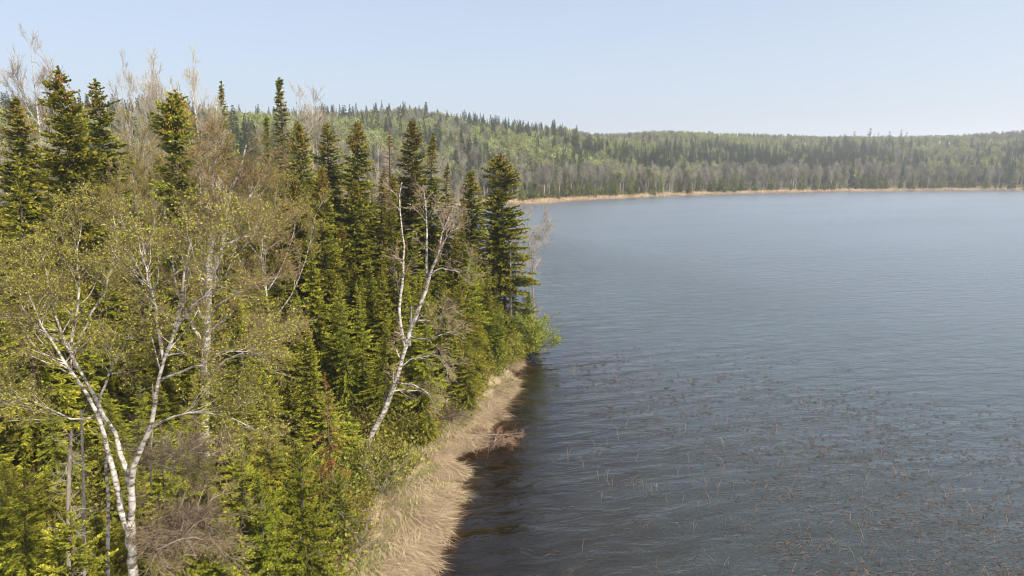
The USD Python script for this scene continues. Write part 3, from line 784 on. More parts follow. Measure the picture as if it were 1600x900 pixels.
nb = fill('forest_birch', [('birch_budding', 11), ('birch_bare', 12), ('birch_budding_wide', 9), ('birch_budding', 11)], 64, 110, 5.5, cap_back, 7.0, 13.0,
          'slim budding birch behind the row of tall spruces,', 'birch tree', 'birches behind the tall spruces', smin=4, px0=-40, maxpx=780, prob=0.6)
bank_spots = []
for yy in np.arange(27.5, 46.0, 0.9):
    xs_ = np.arange(-14, 2, 0.1)
    ss_ = shore(xs_, np.full(len(xs_), yy))
    for want in (1.7, 3.0, 4.4):
        inside = xs_[ss_ > want * rng.uniform(0.85, 1.15)]
        if len(inside) and rng.uniform() < 0.8:
            bank_spots.append((inside.max(), yy + rng.uniform(-0.4, 0.4), want))
for x, y, want in bank_spots:
    g = gz(x, y)
    px, py_, _ = pix([x, y, g])
    if 560 < px < 650 and y < 29.5 or px < 560:
        continue
    kd, hk = [('fir_young', 6.0), ('fir_bushy', 4.5), ('cedar_full', 5.0), ('fir_tall', 9.0)][rng.choice(4, p=[0.4, 0.25, 0.15, 0.2])]
    hh = rng.uniform(2.2, 3.8) if want < 2 else rng.uniform(3.4, 6.5)
    if 675 < px < 715 and want < 2:
        continue
    s_ = hh / hk
    w_ = s_ * rng.uniform(0.8, 1.05)
    zn = 'between the leaning birch and the root hollow' if px < 700 else 'above the far part of the straw bank'
    copy('bank_cedar' if kd == 'cedar_full' else 'bank_fir', kd, (x, y, g - 0.05), rng.uniform(0, 360), (w_, w_, s_), ('green cedar' if kd == 'cedar_full' else 'green fir with boughs low over the bank') + ' ' + zn,
         'cedar tree' if kd == 'cedar_full' else 'fir tree', ('cedars' if kd == 'cedar_full' else 'firs') + ' ' + zn, (rng.normal(0, 2.5), rng.normal(2.5, 2.5)))
ns = fill('spruce_tree', [('spruce_dense', H0), ('spruce_narrow', H0), ('spruce_ragged', H0)], 36, 110, 4.2, lambda px, y: cap_back(px, y) + 25, 7.0, 14.0,
          'spruce among the birches behind the front row,', SP, 'spruces behind the front row', smin=3, px0=-40, maxpx=800)
print('fill', nf, nm, nb, ns)

# ---- birches one can point at
def path3(pts, y, dy=0.0):
    """A limb traced through pixels at y metres ahead, bending dy metres towards or away along its length."""
    n = len(pts)
    return [at(p[0], p[1], y + dy * k / max(n - 1, 1)) for k, p in enumerate(pts)]


def place_birch(name, parts, label, wood=None, group=None, leaf_mat=None):
    p = define_birch(free(name), parts, wood, leaf_mat=leaf_mat)
    return tag(p, label, 'birch tree', group)


Y1 = 12.2
b1 = [
    (path3([(214, 1010), (208, 900), (206, 870), (205, 840), (203, 815)], Y1), 0.104, 0.092, 1.0),
    (path3([(204, 822), (204, 785), (205, 748), (216, 712), (230, 682), (241, 640), (246, 605), (256, 562), (272, 520), (283, 470), (286, 420), (300, 370)], Y1, -1.0), 0.070, 0.012, 0.55),
    (path3([(199, 826), (190, 795), (183, 765), (176, 732), (167, 698), (156, 657), (140, 620), (120, 592), (100, 566), (84, 540), (62, 500), (40, 450)], Y1, 0.3), 0.064, 0.011, 0.6),
    (path3([(204, 765), (199, 738), (190, 708), (180, 680), (164, 652), (147, 615), (125, 577), (104, 540), (90, 500), (76, 450), (66, 400)], Y1 - 0.05, 0.9), 0.052, 0.011, 0.6),
    (path3([(168, 1000), (168, 880), (170, 800), (168, 740), (165, 700), (160, 650)], Y1 + 0.6), 0.055, 0.02, 1.0),
    (path3([(120, 575), (112, 545), (118, 500), (124, 450), (120, 400), (128, 350)], Y1 + 0.7, 0.8), 0.0375, 0.0070),
    (path3([(104, 540), (90, 530), (66, 522), (50, 500), (30, 470), (10, 430)], Y1 + 0.8, -0.6), 0.0300, 0.0056),
    (path3([(152, 640), (165, 600), (190, 545), (220, 512), (240, 470)], Y1 + 0.3, -0.8), 0.0263, 0.0063),
    (path3([(256, 562), (250, 520), (240, 470), (226, 410), (214, 360)], Y1 - 0.6, 0.6), 0.0338, 0.0063),
    (path3([(272, 520), (300, 480), (335, 450), (360, 410), (372, 370)], Y1 - 0.7, -0.6), 0.0300, 0.0056),
    (path3([(248, 596), (285, 580), (325, 566), (365, 548), (410, 556)], Y1 - 0.5, -0.8), 0.0263, 0.0049),
    (path3([(228, 670), (262, 655), (300, 644), (345, 648), (390, 668)], Y1 - 0.3, -0.8), 0.0255, 0.0042),
    (path3([(160, 645), (120, 655), (80, 640), (40, 622), (0, 618)], Y1 + 0.3, -0.5), 0.0225, 0.0042),
    (path3([(112, 560), (140, 500), (165, 450), (180, 390), (176, 330)], Y1 + 0.8, 1.0), 0.0300, 0.0056),
]
lv1 = [(15, 1.15, 0.8, 0.10, 0.3), (9, 0.62, 0.7, 0.05, 0.15), (5, 0.30, 0.7, 0.0, 0.1)]
place_birch('birch_tree', birch(101, b1, lv1, leaf_n=4, leaf_s=0.018, leaf_a=(0.19, 0.185, 0.034), leaf_b=(0.33, 0.31, 0.065), minr=0.0022, twig_c=(0.10, 0.072, 0.045)), 'big forked white birch in the near left corner with a cloud of olive buds')
Y2 = 23.0
b2 = [
    (path3([(322, 760), (320, 640), (321, 560), (324, 500), (326, 430), (330, 370), (338, 320), (342, 280)], Y2), 0.1950, 0.0960),
    (path3([(338, 320), (332, 290), (336, 250), (345, 215)], Y2, -0.4), 0.0650, 0.0160),
    (path3([(327, 430), (345, 400), (352, 350), (360, 300), (376, 262), (385, 225)], Y2, -0.8), 0.0975, 0.0192),
    (path3([(326, 440), (316, 400), (312, 350), (314, 300), (304, 250)], Y2, 0.7), 0.0715, 0.0160),
    (path3([(330, 400), (360, 380), (390, 368), (420, 352)], Y2, -0.5), 0.0585, 0.0128),
    (path3([(352, 350), (372, 330), (395, 300), (412, 262)], Y2 - 0.4, 0.5), 0.0520, 0.0128),
    (path3([(324, 500), (350, 470), (390, 450), (430, 430)], Y2, -0.6), 0.0520, 0.0128),
    (path3([(322, 540), (296, 500), (276, 450), (270, 400)], Y2, 0.5), 0.0650, 0.0160),
    (path3([(322, 590), (360, 560), (410, 540), (446, 520)], Y2, -1.2), 0.0585, 0.0128),
]
lv2 = [(10, 1.4, 0.8, 0.08, 0.25), (10, 0.8, 0.65, 0.04, 0.15), (7, 0.38, 0.65, 0.0, 0.1)]
place_birch('birch_tree', birch(102, b2, lv2, leaf_n=4, leaf_s=0.024, minr=0.004, twig_c=(0.16, 0.115, 0.075), brown=0.25, leaf_a=(0.22, 0.19, 0.05), leaf_b=(0.36, 0.31, 0.08)), 'brown budding birch with white upright stems behind the big forked birch')
Y3 = 27.0
b3 = [
    (path3([(566, 712), (578, 685), (600, 642), (620, 590), (632, 548), (640, 520), (655, 480), (665, 455)], Y3), 0.125, 0.07),
    (path3([(633, 540), (626, 505), (624, 480), (629, 440), (631, 395), (627, 350), (624, 310), (628, 285)], Y3, 0.6), 0.075, 0.018),
    (path3([(665, 455), (672, 430), (682, 402), (692, 380), (704, 362), (712, 345)], Y3, -0.5), 0.075, 0.016),
    (path3([(668, 440), (666, 400), (667, 370), (666, 330), (662, 300)], Y3, 0.4), 0.06, 0.016),
    (path3([(688, 388), (690, 365), (700, 345), (708, 320)], Y3 - 0.3, 0.4), 0.04, 0.01),
    (path3([(671, 432), (690, 420), (720, 425), (738, 418)], Y3, -0.5), 0.035, 0.007),
    (path3([(650, 500), (676, 502), (690, 490), (708, 478)], Y3, -0.5), 0.035, 0.007),
    (path3([(640, 525), (668, 530), (700, 520), (725, 530)], Y3, -0.6), 0.035, 0.006),
    (path3([(625, 575), (648, 560), (680, 555), (702, 575)], Y3, -0.6), 0.04, 0.006),
    (path3([(612, 598), (640, 600), (665, 612), (684, 632)], Y3, -0.7), 0.04, 0.007),
]
lv3 = [(6, 1.2, 0.8, 0.03, 0.3), (6, 0.7, 0.7, 0.0, 0.2), (4, 0.35, 0.6, 0.0, 0.1)]
place_birch('birch_tree', birch(103, b3, lv3, leaf_n=1, leaf_s=0.022, minr=0.006, twig_c=(0.17, 0.12, 0.09)), 'white birch leaning out from the straw bank with nearly bare forked stems')

BD = 'birch_tree'
for kd, hk, px, py, y, w, lab in [
    ('birch_bare', 12, 205, 106, 48, 0.6, 'leafless birch with pale trunk against the sky beside the dark spruce'),
    ('birch_bare_slim', 11, 262, 113, 54, 0.8, 'hazy leafless birch top behind the round topped spruce'),
    ('birch_bare', 12, 318, 99, 50, 0.7, 'tallest feathery birch crown against the sky'),
    ('birch_bare_slim', 11, 238, 132, 50, 0.7, 'thin pale birch between the two sky line birches'),
    ('birch_bare_slim', 11, 55, 88, 44, 0.8, 'pale thin birch crown rising above the upper left corner spruces'),
    ('birch_bare_slim', 11, 475, 160, 60, 1.0, 'leafless birch top right of the tallest spire'),
    ('birch_bare_slim', 11, 502, 165, 62, 1.0, 'second leafless birch top right of the tallest spire'),
    ('birch_bare', 12, 592, 225, 59, 0.9, 'grey brown leafless birch with white stem amid the tall spruces'),
    ('birch_bare', 12, 698, 245, 61, 0.8, 'greyish leafless birch right of the pointed spruce'),
    ('birch_budding', 11, 230, 270, 32, 0.8, 'olive budding birch between the two broad spruces'),
    ('birch_budding_wide', 9, 410, 300, 33, 1.0, 'tan budding birch against the narrow very dark spruce'),
    ('birch_budding', 11, 300, 240, 36, 0.8, 'olive budding birch right of the round topped spruce'),
    ('birch_budding_wide', 9, 185, 230, 40, 0.9, 'light olive birch between the upper left corner spruces'),
    ('birch_bare', 12, 552, 250, 52, 0.6, 'thin white birch stem beside the dark blunt topped spruce'),
    ('birch_bare_slim', 11, 728, 300, 55, 0.7, 'slim twiggy birch left of the waterline spruces'),
]:
    plant(BD, kd, hk, px, py, y, lab, 'birch tree', None, w)
for px, py, y, hk, lab in [(836, 345, 51, 12, 'grey leafless tree overhanging the water right of the waterline spruce')]:
    plant('bare_tree', 'grey_bare', hk, px, py, y, lab, 'tree', None, 0.9)

# ---- dead wood, snags and brush
def brush(name, seed, c, ln, n, label, cat, mat=M_twig, col=(0.13, 0.095, 0.06), up=0.5, flat=1.0, subs=((7, 0.45, 0.7), (5, 0.25, 0.7)), r=0.016, wood=M_grey, spread=0.12):
    g = R(seed)
    az = g.uniform(0, 6.283, n)
    e = np.stack([np.cos(az), np.sin(az), g.uniform(0.1, 1.3, n) * up], -1) * (ln * g.uniform(0.5, 1.1, n))[:, None] * [1, flat, 1]
    t = np.linspace(0, 1, 7)
    P = np.array(c) + g.normal(0, spread, (n, 1, 3)) * [1, 1, 0.6] + e[:, None] * t[None, :, None] + np.cumsum(g.normal(0, 0.035 * ln, (n, 7, 3)), 1) * t[None, :, None] ** 0.5
    P[..., 2] -= 0.30 * ln * t ** 2
    rd = r * np.linspace(1, 0.3, 7)[None] * g.uniform(0.6, 1.3, (n, 1))
    path = free(name)
    UsdGeom.Xform.Define(stage, path)
    v, f = tubes(P, rd, 4)
    tag(put_mesh(path + '/stems', v, f, wood), kind='stuff')
    tw = []
    for cnt, l, a in subs:
        P, rd = grow(P, rd, cnt, l, a, 0.0, g, 4, 0.2, wiggle=0.2, shrink=0.6)
        rd = np.maximum(rd, 0.0035)
        v, f = tubes(P, rd, 3)
        tw.append((v, f, jitter_tint(len(P), len(v) // len(P), np.array(col) * 0.7, np.array(col) * 1.5, g)))
    v, f, c_ = joined(tw)
    tag(put_mesh(path + '/twigs', v, f, mat, c_), kind='stuff')
    return tag(stage.GetPrimAtPath(path), label, cat)


def on(px, py, y):
    p = at(px, py, y)
    return p


brush('dead_brush', 1, on(305, 835, 12.6), 0.85, 70, 'tangle of brown dead branches right of the big forked birch', 'dead brush', up=0.8, r=0.009, spread=0.42, subs=((9, 0.42, 0.8), (6, 0.24, 0.8)))
brush('dead_brush', 2, on(285, 715, 13.4), 0.7, 40, 'smaller brown twig tangle hanging beside the right stem of the forked birch', 'dead brush', up=0.9, col=(0.12, 0.09, 0.06), r=0.008, spread=0.3)
p_ = low(772, 690, 0.15)
brush('waterside_brush', 3, p_, 1.2, 40, 'bare brown brush fallen from the straw bank into the dark water', 'dead brush', up=0.45, col=(0.17, 0.10, 0.06), r=0.013, spread=0.3)
p_ = low(690, 655, 0.7)
brush('root_brush', 4, p_, 1.3, 26, 'dark roots and bare brush in the hollow above the straw bank', 'dead brush', up=0.8, col=(0.07, 0.045, 0.03), wood=M_bark)
p_ = low(598, 770, 0.6)
brush('bank_shrub', 5, p_, 1.1, 20, 'thin bare shrub at the left edge of the straw bank', 'shrub', up=1.9, col=(0.16, 0.12, 0.07), r=0.008, subs=((6, 0.4, 0.4), (4, 0.2, 0.5)))
p_ = low(560, 850, 0.7)
brush('bank_shrub', 6, p_, 1.2, 22, 'thin bare shrub low on the straw bank near the bottom edge', 'shrub', up=1.9, col=(0.14, 0.11, 0.06), r=0.008, subs=((6, 0.4, 0.4), (4, 0.2, 0.5)))
brush('bare_shrub', 7, on(745, 640, 38), 1.2, 22, 'grey bare shrub on the bank above the brush in the water', 'shrub', up=1.3, col=(0.17, 0.13, 0.09), r=0.012)
brush('bare_shrub', 8, on(655, 690, 34), 1.2, 20, 'bare shrub right of the foot of the leaning birch', 'shrub', up=1.3, col=(0.16, 0.12, 0.08), r=0.012)


def snag(seed, pts, y, r, label, n=26, ln=0.7):
    g = R(seed)
    P = resample(path3(pts, y), 16)
    path = free('dead_snag')
    UsdGeom.Xform.Define(stage, path)
    v, f = tubes(P[None], (r * np.linspace(1, 0.45, 16) * g.uniform(0.9, 1.1, 16))[None], 8)
    put_mesh(path + '/trunk', v, f, M_grey, smooth=True)
    Q, rq = grow(P[None], np.full((1, 16), r * 0.25), n, ln, 1.4, -0.05, g, 5, 0.05, wiggle=0.15)
    v, f = tubes(Q, rq, 4)
    Q2, rq2 = grow(Q, rq, 5, ln * 0.45, 0.8, 0.0, g, 4, 0.2)
    v2, f2 = tubes(Q2, np.maximum(rq2, 0.004), 3)
    v, f, _ = joined([(v, f), (v2, f2)])
    tag(put_mesh(path + '/branches', v, f, M_grey), kind='stuff')
    return tag(stage.GetPrimAtPath(path), label, 'dead tree')


snag(1, [(108, 990), (108, 880), (107, 780), (110, 700), (112, 672)], 12.9, 0.066, 'grey brown dead trunk left of the big forked birch', n=46, ln=0.55)
snag(2, [(132, 980), (131, 800), (129, 700), (126, 640)], 14.0, 0.05, 'thinner dead stem just left of the big forked birch', n=14)
snag(3, [(236, 760), (236, 700), (240, 650), (238, 600)], 13.4, 0.022, 'thin pale dead stem right of the fork of the big birch', n=8, ln=0.4)
snag(4, [(640, 540), (642, 500), (643, 478)], 28.5, 0.06, 'short broken pale stub beside the leaning birch', n=4, ln=0.4)
snag(5, [(800, 560), (798, 470), (797, 380)], 44.6, 0.11, 'grey bare lower stem beside the lichen hung spruce', n=40, ln=0.8)

# ---- leafy shrubs at the water's edge
def shrub(seed, c, rad, n, label, a, b, size=0.06, name='leafy_shrub', hgt=1.0):
    g = R(seed)
    m = 26
    az = g.uniform(0, 6.283, m)
    E = np.stack([np.cos(az) * g.uniform(0.3, 1, m), np.sin(az) * g.uniform(0.3, 1, m), g.uniform(0.3, 1.4, m) * hgt], -1) * rad
    t = np.linspace(0, 1, 6)
    P = np.array(c) + E[:, None] * t[None, :, None]
    P[..., 2] -= 0.2 * rad * t ** 3
    rd = np.tile(0.018 * np.linspace(1, 0.35, 6), (m, 1))
    path = free(name)
    UsdGeom.Xform.Define(stage, path)
    Q, rq = grow(P, rd, 9, rad * 0.4, 0.7, 0.05, g, 4, 0.3)
    v, f, _ = joined([tubes(P, rd, 4), tubes(Q, rq, 3)])
    tag(put_mesh(path + '/stems', v, f, M_bark), kind='stuff')
    J = g.integers(0, len(Q), n)
    C = Q[J, g.integers(1, 4, n)] + g.normal(0, 0.07 * rad, (n, 3))
    v, f = leaves(C, size, g, 0.8)
    tag(put_mesh(path + '/leaves', v, f, M_leaf, jitter_tint(n, 4, a, b, g)), kind='stuff')
    return tag(stage.GetPrimAtPath(path), label, 'shrub')


shrub(1, on(836, 552, 43) * [1, 1, 0] + [0, 0, 0.3], 1.5, 5200, 'fresh green alder bush hanging over the water at the tip of the shore', (0.125, 0.138, 0.03), (0.225, 0.225, 0.05), hgt=1.5)
shrub(2, on(818, 560, 42) * [1, 1, 0] + [-0.2, 0, 0.3], 1.1, 3600, 'yellowish green bush just left of the alder over the water', (0.19, 0.21, 0.04), (0.30, 0.30, 0.065), hgt=1.3)
shrub(6, on(800, 590, 41) * [1, 1, 0] + [-0.3, 0, 0.3], 0.9, 2600, 'olive yellow bush over the straw where the bank narrows', (0.18, 0.19, 0.04), (0.30, 0.29, 0.065), hgt=1.2)
shrub(7, on(775, 600, 39) * [1, 1, 0] + [-0.5, 0, 0.3], 0.9, 2600, 'low olive bush right of the root hollow', (0.17, 0.17, 0.04), (0.28, 0.26, 0.065), hgt=1.1)
shrub(3, low(585, 740, 0.7), 0.8, 1500, 'small olive leafing shrub at the forest edge of the straw bank', (0.2, 0.19, 0.05), (0.32, 0.29, 0.08), size=0.035, hgt=1.4)
shrub(4, low(655, 690, 0.5), 0.8, 1700, 'low olive leafing shrub left of the root hollow', (0.17, 0.18, 0.04), (0.28, 0.27, 0.07), size=0.04, hgt=1.2)

# ---- straw on the bank
def instancer(path, protos, pos, idx, yaw, scale, tilt=None, label=None, cat=None, kind='stuff'):
    pi = UsdGeom.PointInstancer.Define(stage, path)
    rel = pi.CreatePrototypesRel()
    for n, (v, f, mat, c) in enumerate(protos):
        put_mesh(f'{path}/piece' + (f'_{n:03d}' if n else ''), v, f, mat, c)
        rel.AddTarget(f'{path}/piece' + (f'_{n:03d}' if n else ''))
    pi.CreatePositionsAttr(Vt.Vec3fArray.FromNumpy(np.asarray(pos, np.float32)))
    pi.CreateProtoIndicesAttr(Vt.IntArray.FromNumpy(np.asarray(idx, np.int32)))
    h = np.radians(np.asarray(yaw)) / 2
    pi.CreateOrientationsAttr([Gf.Quath(float(math.cos(a)), 0, 0, float(math.sin(a))) for a in h])
    pi.CreateScalesAttr(Vt.Vec3fArray.FromNumpy(np.asarray(scale, np.float32)))
    return tag(pi.GetPrim(), label, cat, None, kind)


def tuft(seed, n=46, ln=0.6, w=0.006, lay=0.8, a=(0.27, 0.20, 0.12), b=(0.46, 0.36, 0.235), spread=0.16, lie=(1, 0)):
    g = R(seed)
    B = np.stack([g.normal(0, spread, n), g.normal(0, spread, n), np.full(n, -0.03)], -1)
    az = g.uniform(0, 6.283, n)
    o = unit(np.stack([np.cos(az) * 0.55 + lie[0], np.sin(az) * 0.55 + lie[1], 0 * az], -1))
    L = ln * g.uniform(0.5, 1.2, n)
    h = L * g.uniform(0.1, 1.0, n) * (1 - lay) + 0.05
    P1 = B + o * (L * 0.35)[:, None] + np.stack([0 * h, 0 * h, h + 0.05], -1)
    P2 = B + o * L[:, None] + np.stack([0 * h, 0 * h, h * g.uniform(0.2, 1.1, n)], -1)
    s = unit(np.cross(o, [0, 0, 1.0]) + g.normal(0, 0.3, (n, 3))) * w
    V = np.stack([B - s, B + s, P1 + s, P1 - s, P2], 1).reshape(-1, 3)
    F = (np.array([[0, 1, 2], [0, 2, 3], [3, 2, 4]])[None] + (np.arange(n) * 5)[:, None, None]).reshape(-1, 3)
    return V, F, M_straw, jitter_tint(n, 5, a, b, g, 0.2)


g = R(9)
tufts = [tuft(200 + k, lay=[0.95, 0.9, 0.7, 0.93, 0.5, 0.9][k], n=[46, 40, 34, 60, 30, 50][k], ln=[0.6, 0.5, 0.75, 0.55, 0.65, 0.45][k]) for k in range(6)] + [tuft(210 + k, n=30, ln=0.55, lay=0.1, lie=(0.1, 0.1), a=(0.13, 0.15, 0.035), b=(0.28, 0.25, 0.09)) for k in range(2)] + [tuft(220, n=40, ln=0.8, lay=0.25, lie=(0.3, 0)), tuft(221, n=40, ln=0.5, lay=0.6, lie=(0.8, 0), a=(0.09, 0.055, 0.03), b=(0.24, 0.16, 0.09))]
X = g.uniform(-11, 3.5, 60000); Yy = g.uniform(13, 50, 60000)
s = shore(X, Yy)
wdt = np.interp(Yy, [13, 20, 26, 31, 36, 40, 50], [2.1, 2.0, 1.6, 1.35, 0.7, 0.3, 0.2])
ok = (s > 0.34) & (s < wdt + 0.8 * (meshkit.noise(np.stack([X, Yy, 0 * X], -1) / 0.8) - 0.3))
X, Yy, s = X[ok], Yy[ok], s[ok]
n = len(X)
idx = g.integers(0, 6, n)
u = g.uniform(size=n)
idx = np.where((s > wdt[ok] * 0.8) & (u < 0.2), g.integers(6, 9, n), idx)
idx = np.where((s < 0.55) & (u < 0.5), 9, idx)
idx = np.where((meshkit.noise(np.stack([X, Yy, 0 * X + 9], -1) / 0.5) > 0.82) & (u < 0.4), g.integers(6, 9, n), idx)
yaw = np.degrees(meshkit.fbm(np.stack([X, Yy, 0 * X], -1) / 1.6, 2, 4) - 0.5) * 6.5 - 12 + g.normal(0, 38, n)
sc = g.uniform(0.55, 1.2, n) * (0.7 + 0.6 * meshkit.noise(np.stack([X, Yy, 0 * X + 4], -1) / 0.9))
print('tufts', n)
instancer('/World/straw_grass', tufts, np.stack([X, Yy, ground(X, Yy)], -1), idx, yaw, np.stack([sc, sc, sc * 0.5], -1), label='matted straw coloured grass along the near bank', cat='grass')

# green and brown low growth on the forest floor
def clump(seed, n=150, r=0.55, a=(0.13, 0.14, 0.03), b=(0.28, 0.26, 0.06), size=0.05):
    g = R(seed)
    C = g.normal(0, 1, (n, 3)) * [r * 0.5, r * 0.5, 0.2] + [0, 0, 0.35]
    C[:, 2] = np.abs(C[:, 2])
    v, f = leaves(C, size, g, 0.4)
    A = C * [0.4, 0.4, 0]
    k = 24
    w = prisms(A[:k], C[:k] * [1, 1, 1.3], np.full(k, 0.006), np.full(k, 0.003))
    V, F, T = joined([(v, f, jitter_tint(n, 4, a, b, g)), (w[0], w[1], np.array([0.13, 0.09, 0.06]))])
    return V, F, M_leaf, T


cl = [clump(300), clump(301), clump(302, a=(0.2, 0.15, 0.06), b=(0.32, 0.25, 0.1)), clump(303, a=(0.09, 0.12, 0.025), b=(0.2, 0.22, 0.045), n=220)]
X = g.uniform(-45, 2, 14000); Yy = g.uniform(8, 62, 14000)
s = shore(X, Yy)
wd = np.interp(Yy, [13, 20, 26, 31, 36, 40, 50], [2.9, 2.7, 2.3, 2.2, 1.5, 0.8, 0.6])
ok = (s > wd * 0.9) & (s < 30) & (np.abs(X) < 0.85 * Yy + 3)
X, Yy = X[ok], Yy[ok]
sc = g.uniform(0.6, 1.6, len(X))
instancer('/World/undergrowth', cl, np.stack([X, Yy, ground(X, Yy)], -1), g.integers(0, 4, len(X)), g.uniform(0, 360, len(X)), np.stack([sc, sc, sc], -1), label='low leafy undergrowth on the floor of the near forest', cat='undergrowth')

# ------------------------------------------------------------------ the far shore and the hills: every tree a copy, the largest ones singly
g = R(31)
xs, ys = [], []
for r0, r1, st in ((70, 240, 3.9), (240, 420, 3.6), (420, 640, 4.6), (640, 960, 6.0)):
    a = np.arange(-r1 * 1.0, r1 * 1.0, st); b = np.arange(20, r1, st)
    A, B = np.meshgrid(a, b)
    A = A + g.uniform(-0.48, 0.48, A.shape) * st; B = B + g.uniform(-0.48, 0.48, B.shape) * st
    r = np.hypot(A, B)
    q = 800 + FPX * A / np.maximum(B, 1)
    m = (r >= r0) & (r < r1) & (q > -160) & (q < 1780) & (r < np.interp(q, TPX, TR) + 35)
    xs.append(A[m]); ys.append(B[m])
X, Yy = np.concatenate(xs), np.concatenate(ys)
s = shore(X, Yy)
ok = s > np.where(X > -30, 13, 7)
X, Yy, s = X[ok], Yy[ok], s[ok]
Z = ground(X, Yy)
r = np.hypot(X, Yy)
q = 800 + FPX * X / Yy
pt = np.stack([X, Yy, 0 * X], -1)
n1, n2, n3 = meshkit.fbm(pt / 38, 3, 21), meshkit.fbm(pt / 55, 3, 22), meshkit.fbm(pt / 30, 2, 23)
u = g.uniform(size=len(X))
rr_, ss_ = np.interp(q, TPX, TR), np.interp(q, TPX, TS)
up_ = (r - ss_) / (rr_ - ss_)                       # 0 at the foot of the slope, 1 on the crest
right = np.clip((q - 1250) / 400, 0, 1)
band = np.exp(-((up_ - 0.33) / 0.22) ** 2) * (q > 820) * np.clip(1.2 - right, 0.3, 1)
pc = np.clip(0.16 + (n1 - 0.5) * 2.6 + 0.42 * band - 0.3 * (up_ < 0.12), 0.03, 0.85)
pc = np.where((up_ > 0.8) & (q < 900), np.clip(0.22 + (n1 - 0.5) * 2.0, 0.05, 0.5), pc)
pc = np.where((up_ > 0.62) & (q >= 900), np.minimum(pc, 0.06), pc)
pg = np.clip(0.74 + (n2 - 0.5) * 3 - 0.28 * right, 0.1, 0.95)
kind = np.where(u < pc, 0, np.where(g.uniform(size=len(X)) < pg, 1, 2))      # spruce, aspen, bare
flat = (up_ < 0.16) & (s > 7) & (s < 52)
kind = np.where(flat & (g.uniform(size=len(X)) < 0.76), 2, kind)
H = 0
H = np.where(kind == 0, g.uniform(8, 15.5, len(X)), np.where(kind == 1, g.uniform(8, 12.5, len(X)), g.uniform(7, 11.5, len(X))))
H = np.where(flat & (kind == 2), H * 1.05, H)
H = np.where((up_ > 0.62) & (q >= 900), np.clip(H, 7.0, 9.5), H)
H = np.where((r < 130) & (q < 800), H * 0.9, H)
# the waterline conifers
a = np.arange(-40, 480, 2.3)
wx, wy, wh = [], [], []
fo = shapely.LineString(far)
for d in np.arange(0, fo.length, 0.62):
    p = fo.interpolate(d); p2 = fo.interpolate(d + 1)
    nx_, ny_ = -(p2.y - p.y), (p2.x - p.x)
    o = g.uniform(4.0, 11) if g.uniform() < 0.8 else g.uniform(1.2, 4.0)
    if g.uniform() < 0.42 * (0.3 + meshkit.noise(np.array([d / 14.0, 0.0, 0.0]), 3)):
        wx.append(p.x + nx_ * o); wy.append(p.y + ny_ * o)
wx, wy = np.array(wx), np.array(wy)
ws = shore(wx, wy)
m = ws > 0.8
wx, wy = wx[m], wy[m]
wh = g.uniform(3.8, 9.5, len(wx)) * g.uniform(0.6, 1.1, len(wx))
X = np.concatenate([X, wx]); Yy = np.concatenate([Yy, wy]); Z = np.concatenate([Z, ground(wx, wy)]); kind = np.concatenate([kind, np.full(len(wx), 3)]); H = np.concatenate([H, wh])
# what shows: front to back over the picture's columns
base = np.stack([X, Yy, Z], -1)
px, pyb, dep = pix(base)
_, pyt, _ = pix(base + np.stack([0 * H, 0 * H, H], -1))
wpx = np.where(kind == 0, 1.2, np.where(kind == 1, 2.0, np.where(kind == 2, 1.5, 1.2))) * H / 11 * FPX / dep * 0.6
front = np.full(2200, 2000.0)
shown = np.zeros(len(X))
keep = np.zeros(len(X), bool)
for k in np.argsort(dep):
    c0, c1 = int(max(0, px[k] - wpx[k] + 200)), int(min(2199, px[k] + wpx[k] + 201))
    if c1 <= c0:
        continue
    seg = front[c0:c1]
    vis = np.clip(np.minimum(seg, pyb[k]) - pyt[k], 0, None)
    shown[k] = vis.sum() if -5 < px[k] < 1605 else 0
    keep[k] = vis.max() > -1 and (np.minimum(seg, pyb[k]) - pyt[k]).max() > -10
    front[c0:c1] = np.minimum(seg, pyt[k] + (0.25 if kind[k] != 2 else 0.6) * (pyb[k] - pyt[k]))
X, Yy, Z, kind, H, shown, px, pyt = X[keep], Yy[keep], Z[keep], kind[keep], H[keep], shown[keep], px[keep], pyt[keep]
shown = np.where((px < 720), shown * 0.02, shown)
print('hill trees', len(X), np.bincount(kind), len(wx))
KN = {0: ('hillside_spruce', [f'spruce_distant_{c}' for c in 'abcd'], 12, 'dark pointed spruce across the lake', 'spruce tree', 'spruces on the hill across the lake', 'more spruces crowded on the hill across the lake'),
      1: ('hillside_aspen', [f'aspen_distant_{c}' for c in 'abcd'], 11, 'pale spring green broadleaf tree across the lake', 'aspen tree', 'spring green trees on the hill across the lake', 'more spring green trees crowded on the hill'),
      2: ('leafless_tree', [f'bare_distant_{c}' for c in 'abcd'], 10, 'grey brown leafless tree across the lake', 'tree', 'leafless trees across the lake', 'more grey leafless trees in the wood across the lake'),
      3: ('waterline_conifer', ['shore_conifer_a', 'shore_conifer_b'], 8, 'small conifer standing along the far waterline', 'conifer tree', 'small conifers along the far waterline', 'more small conifers along the far waterline')}
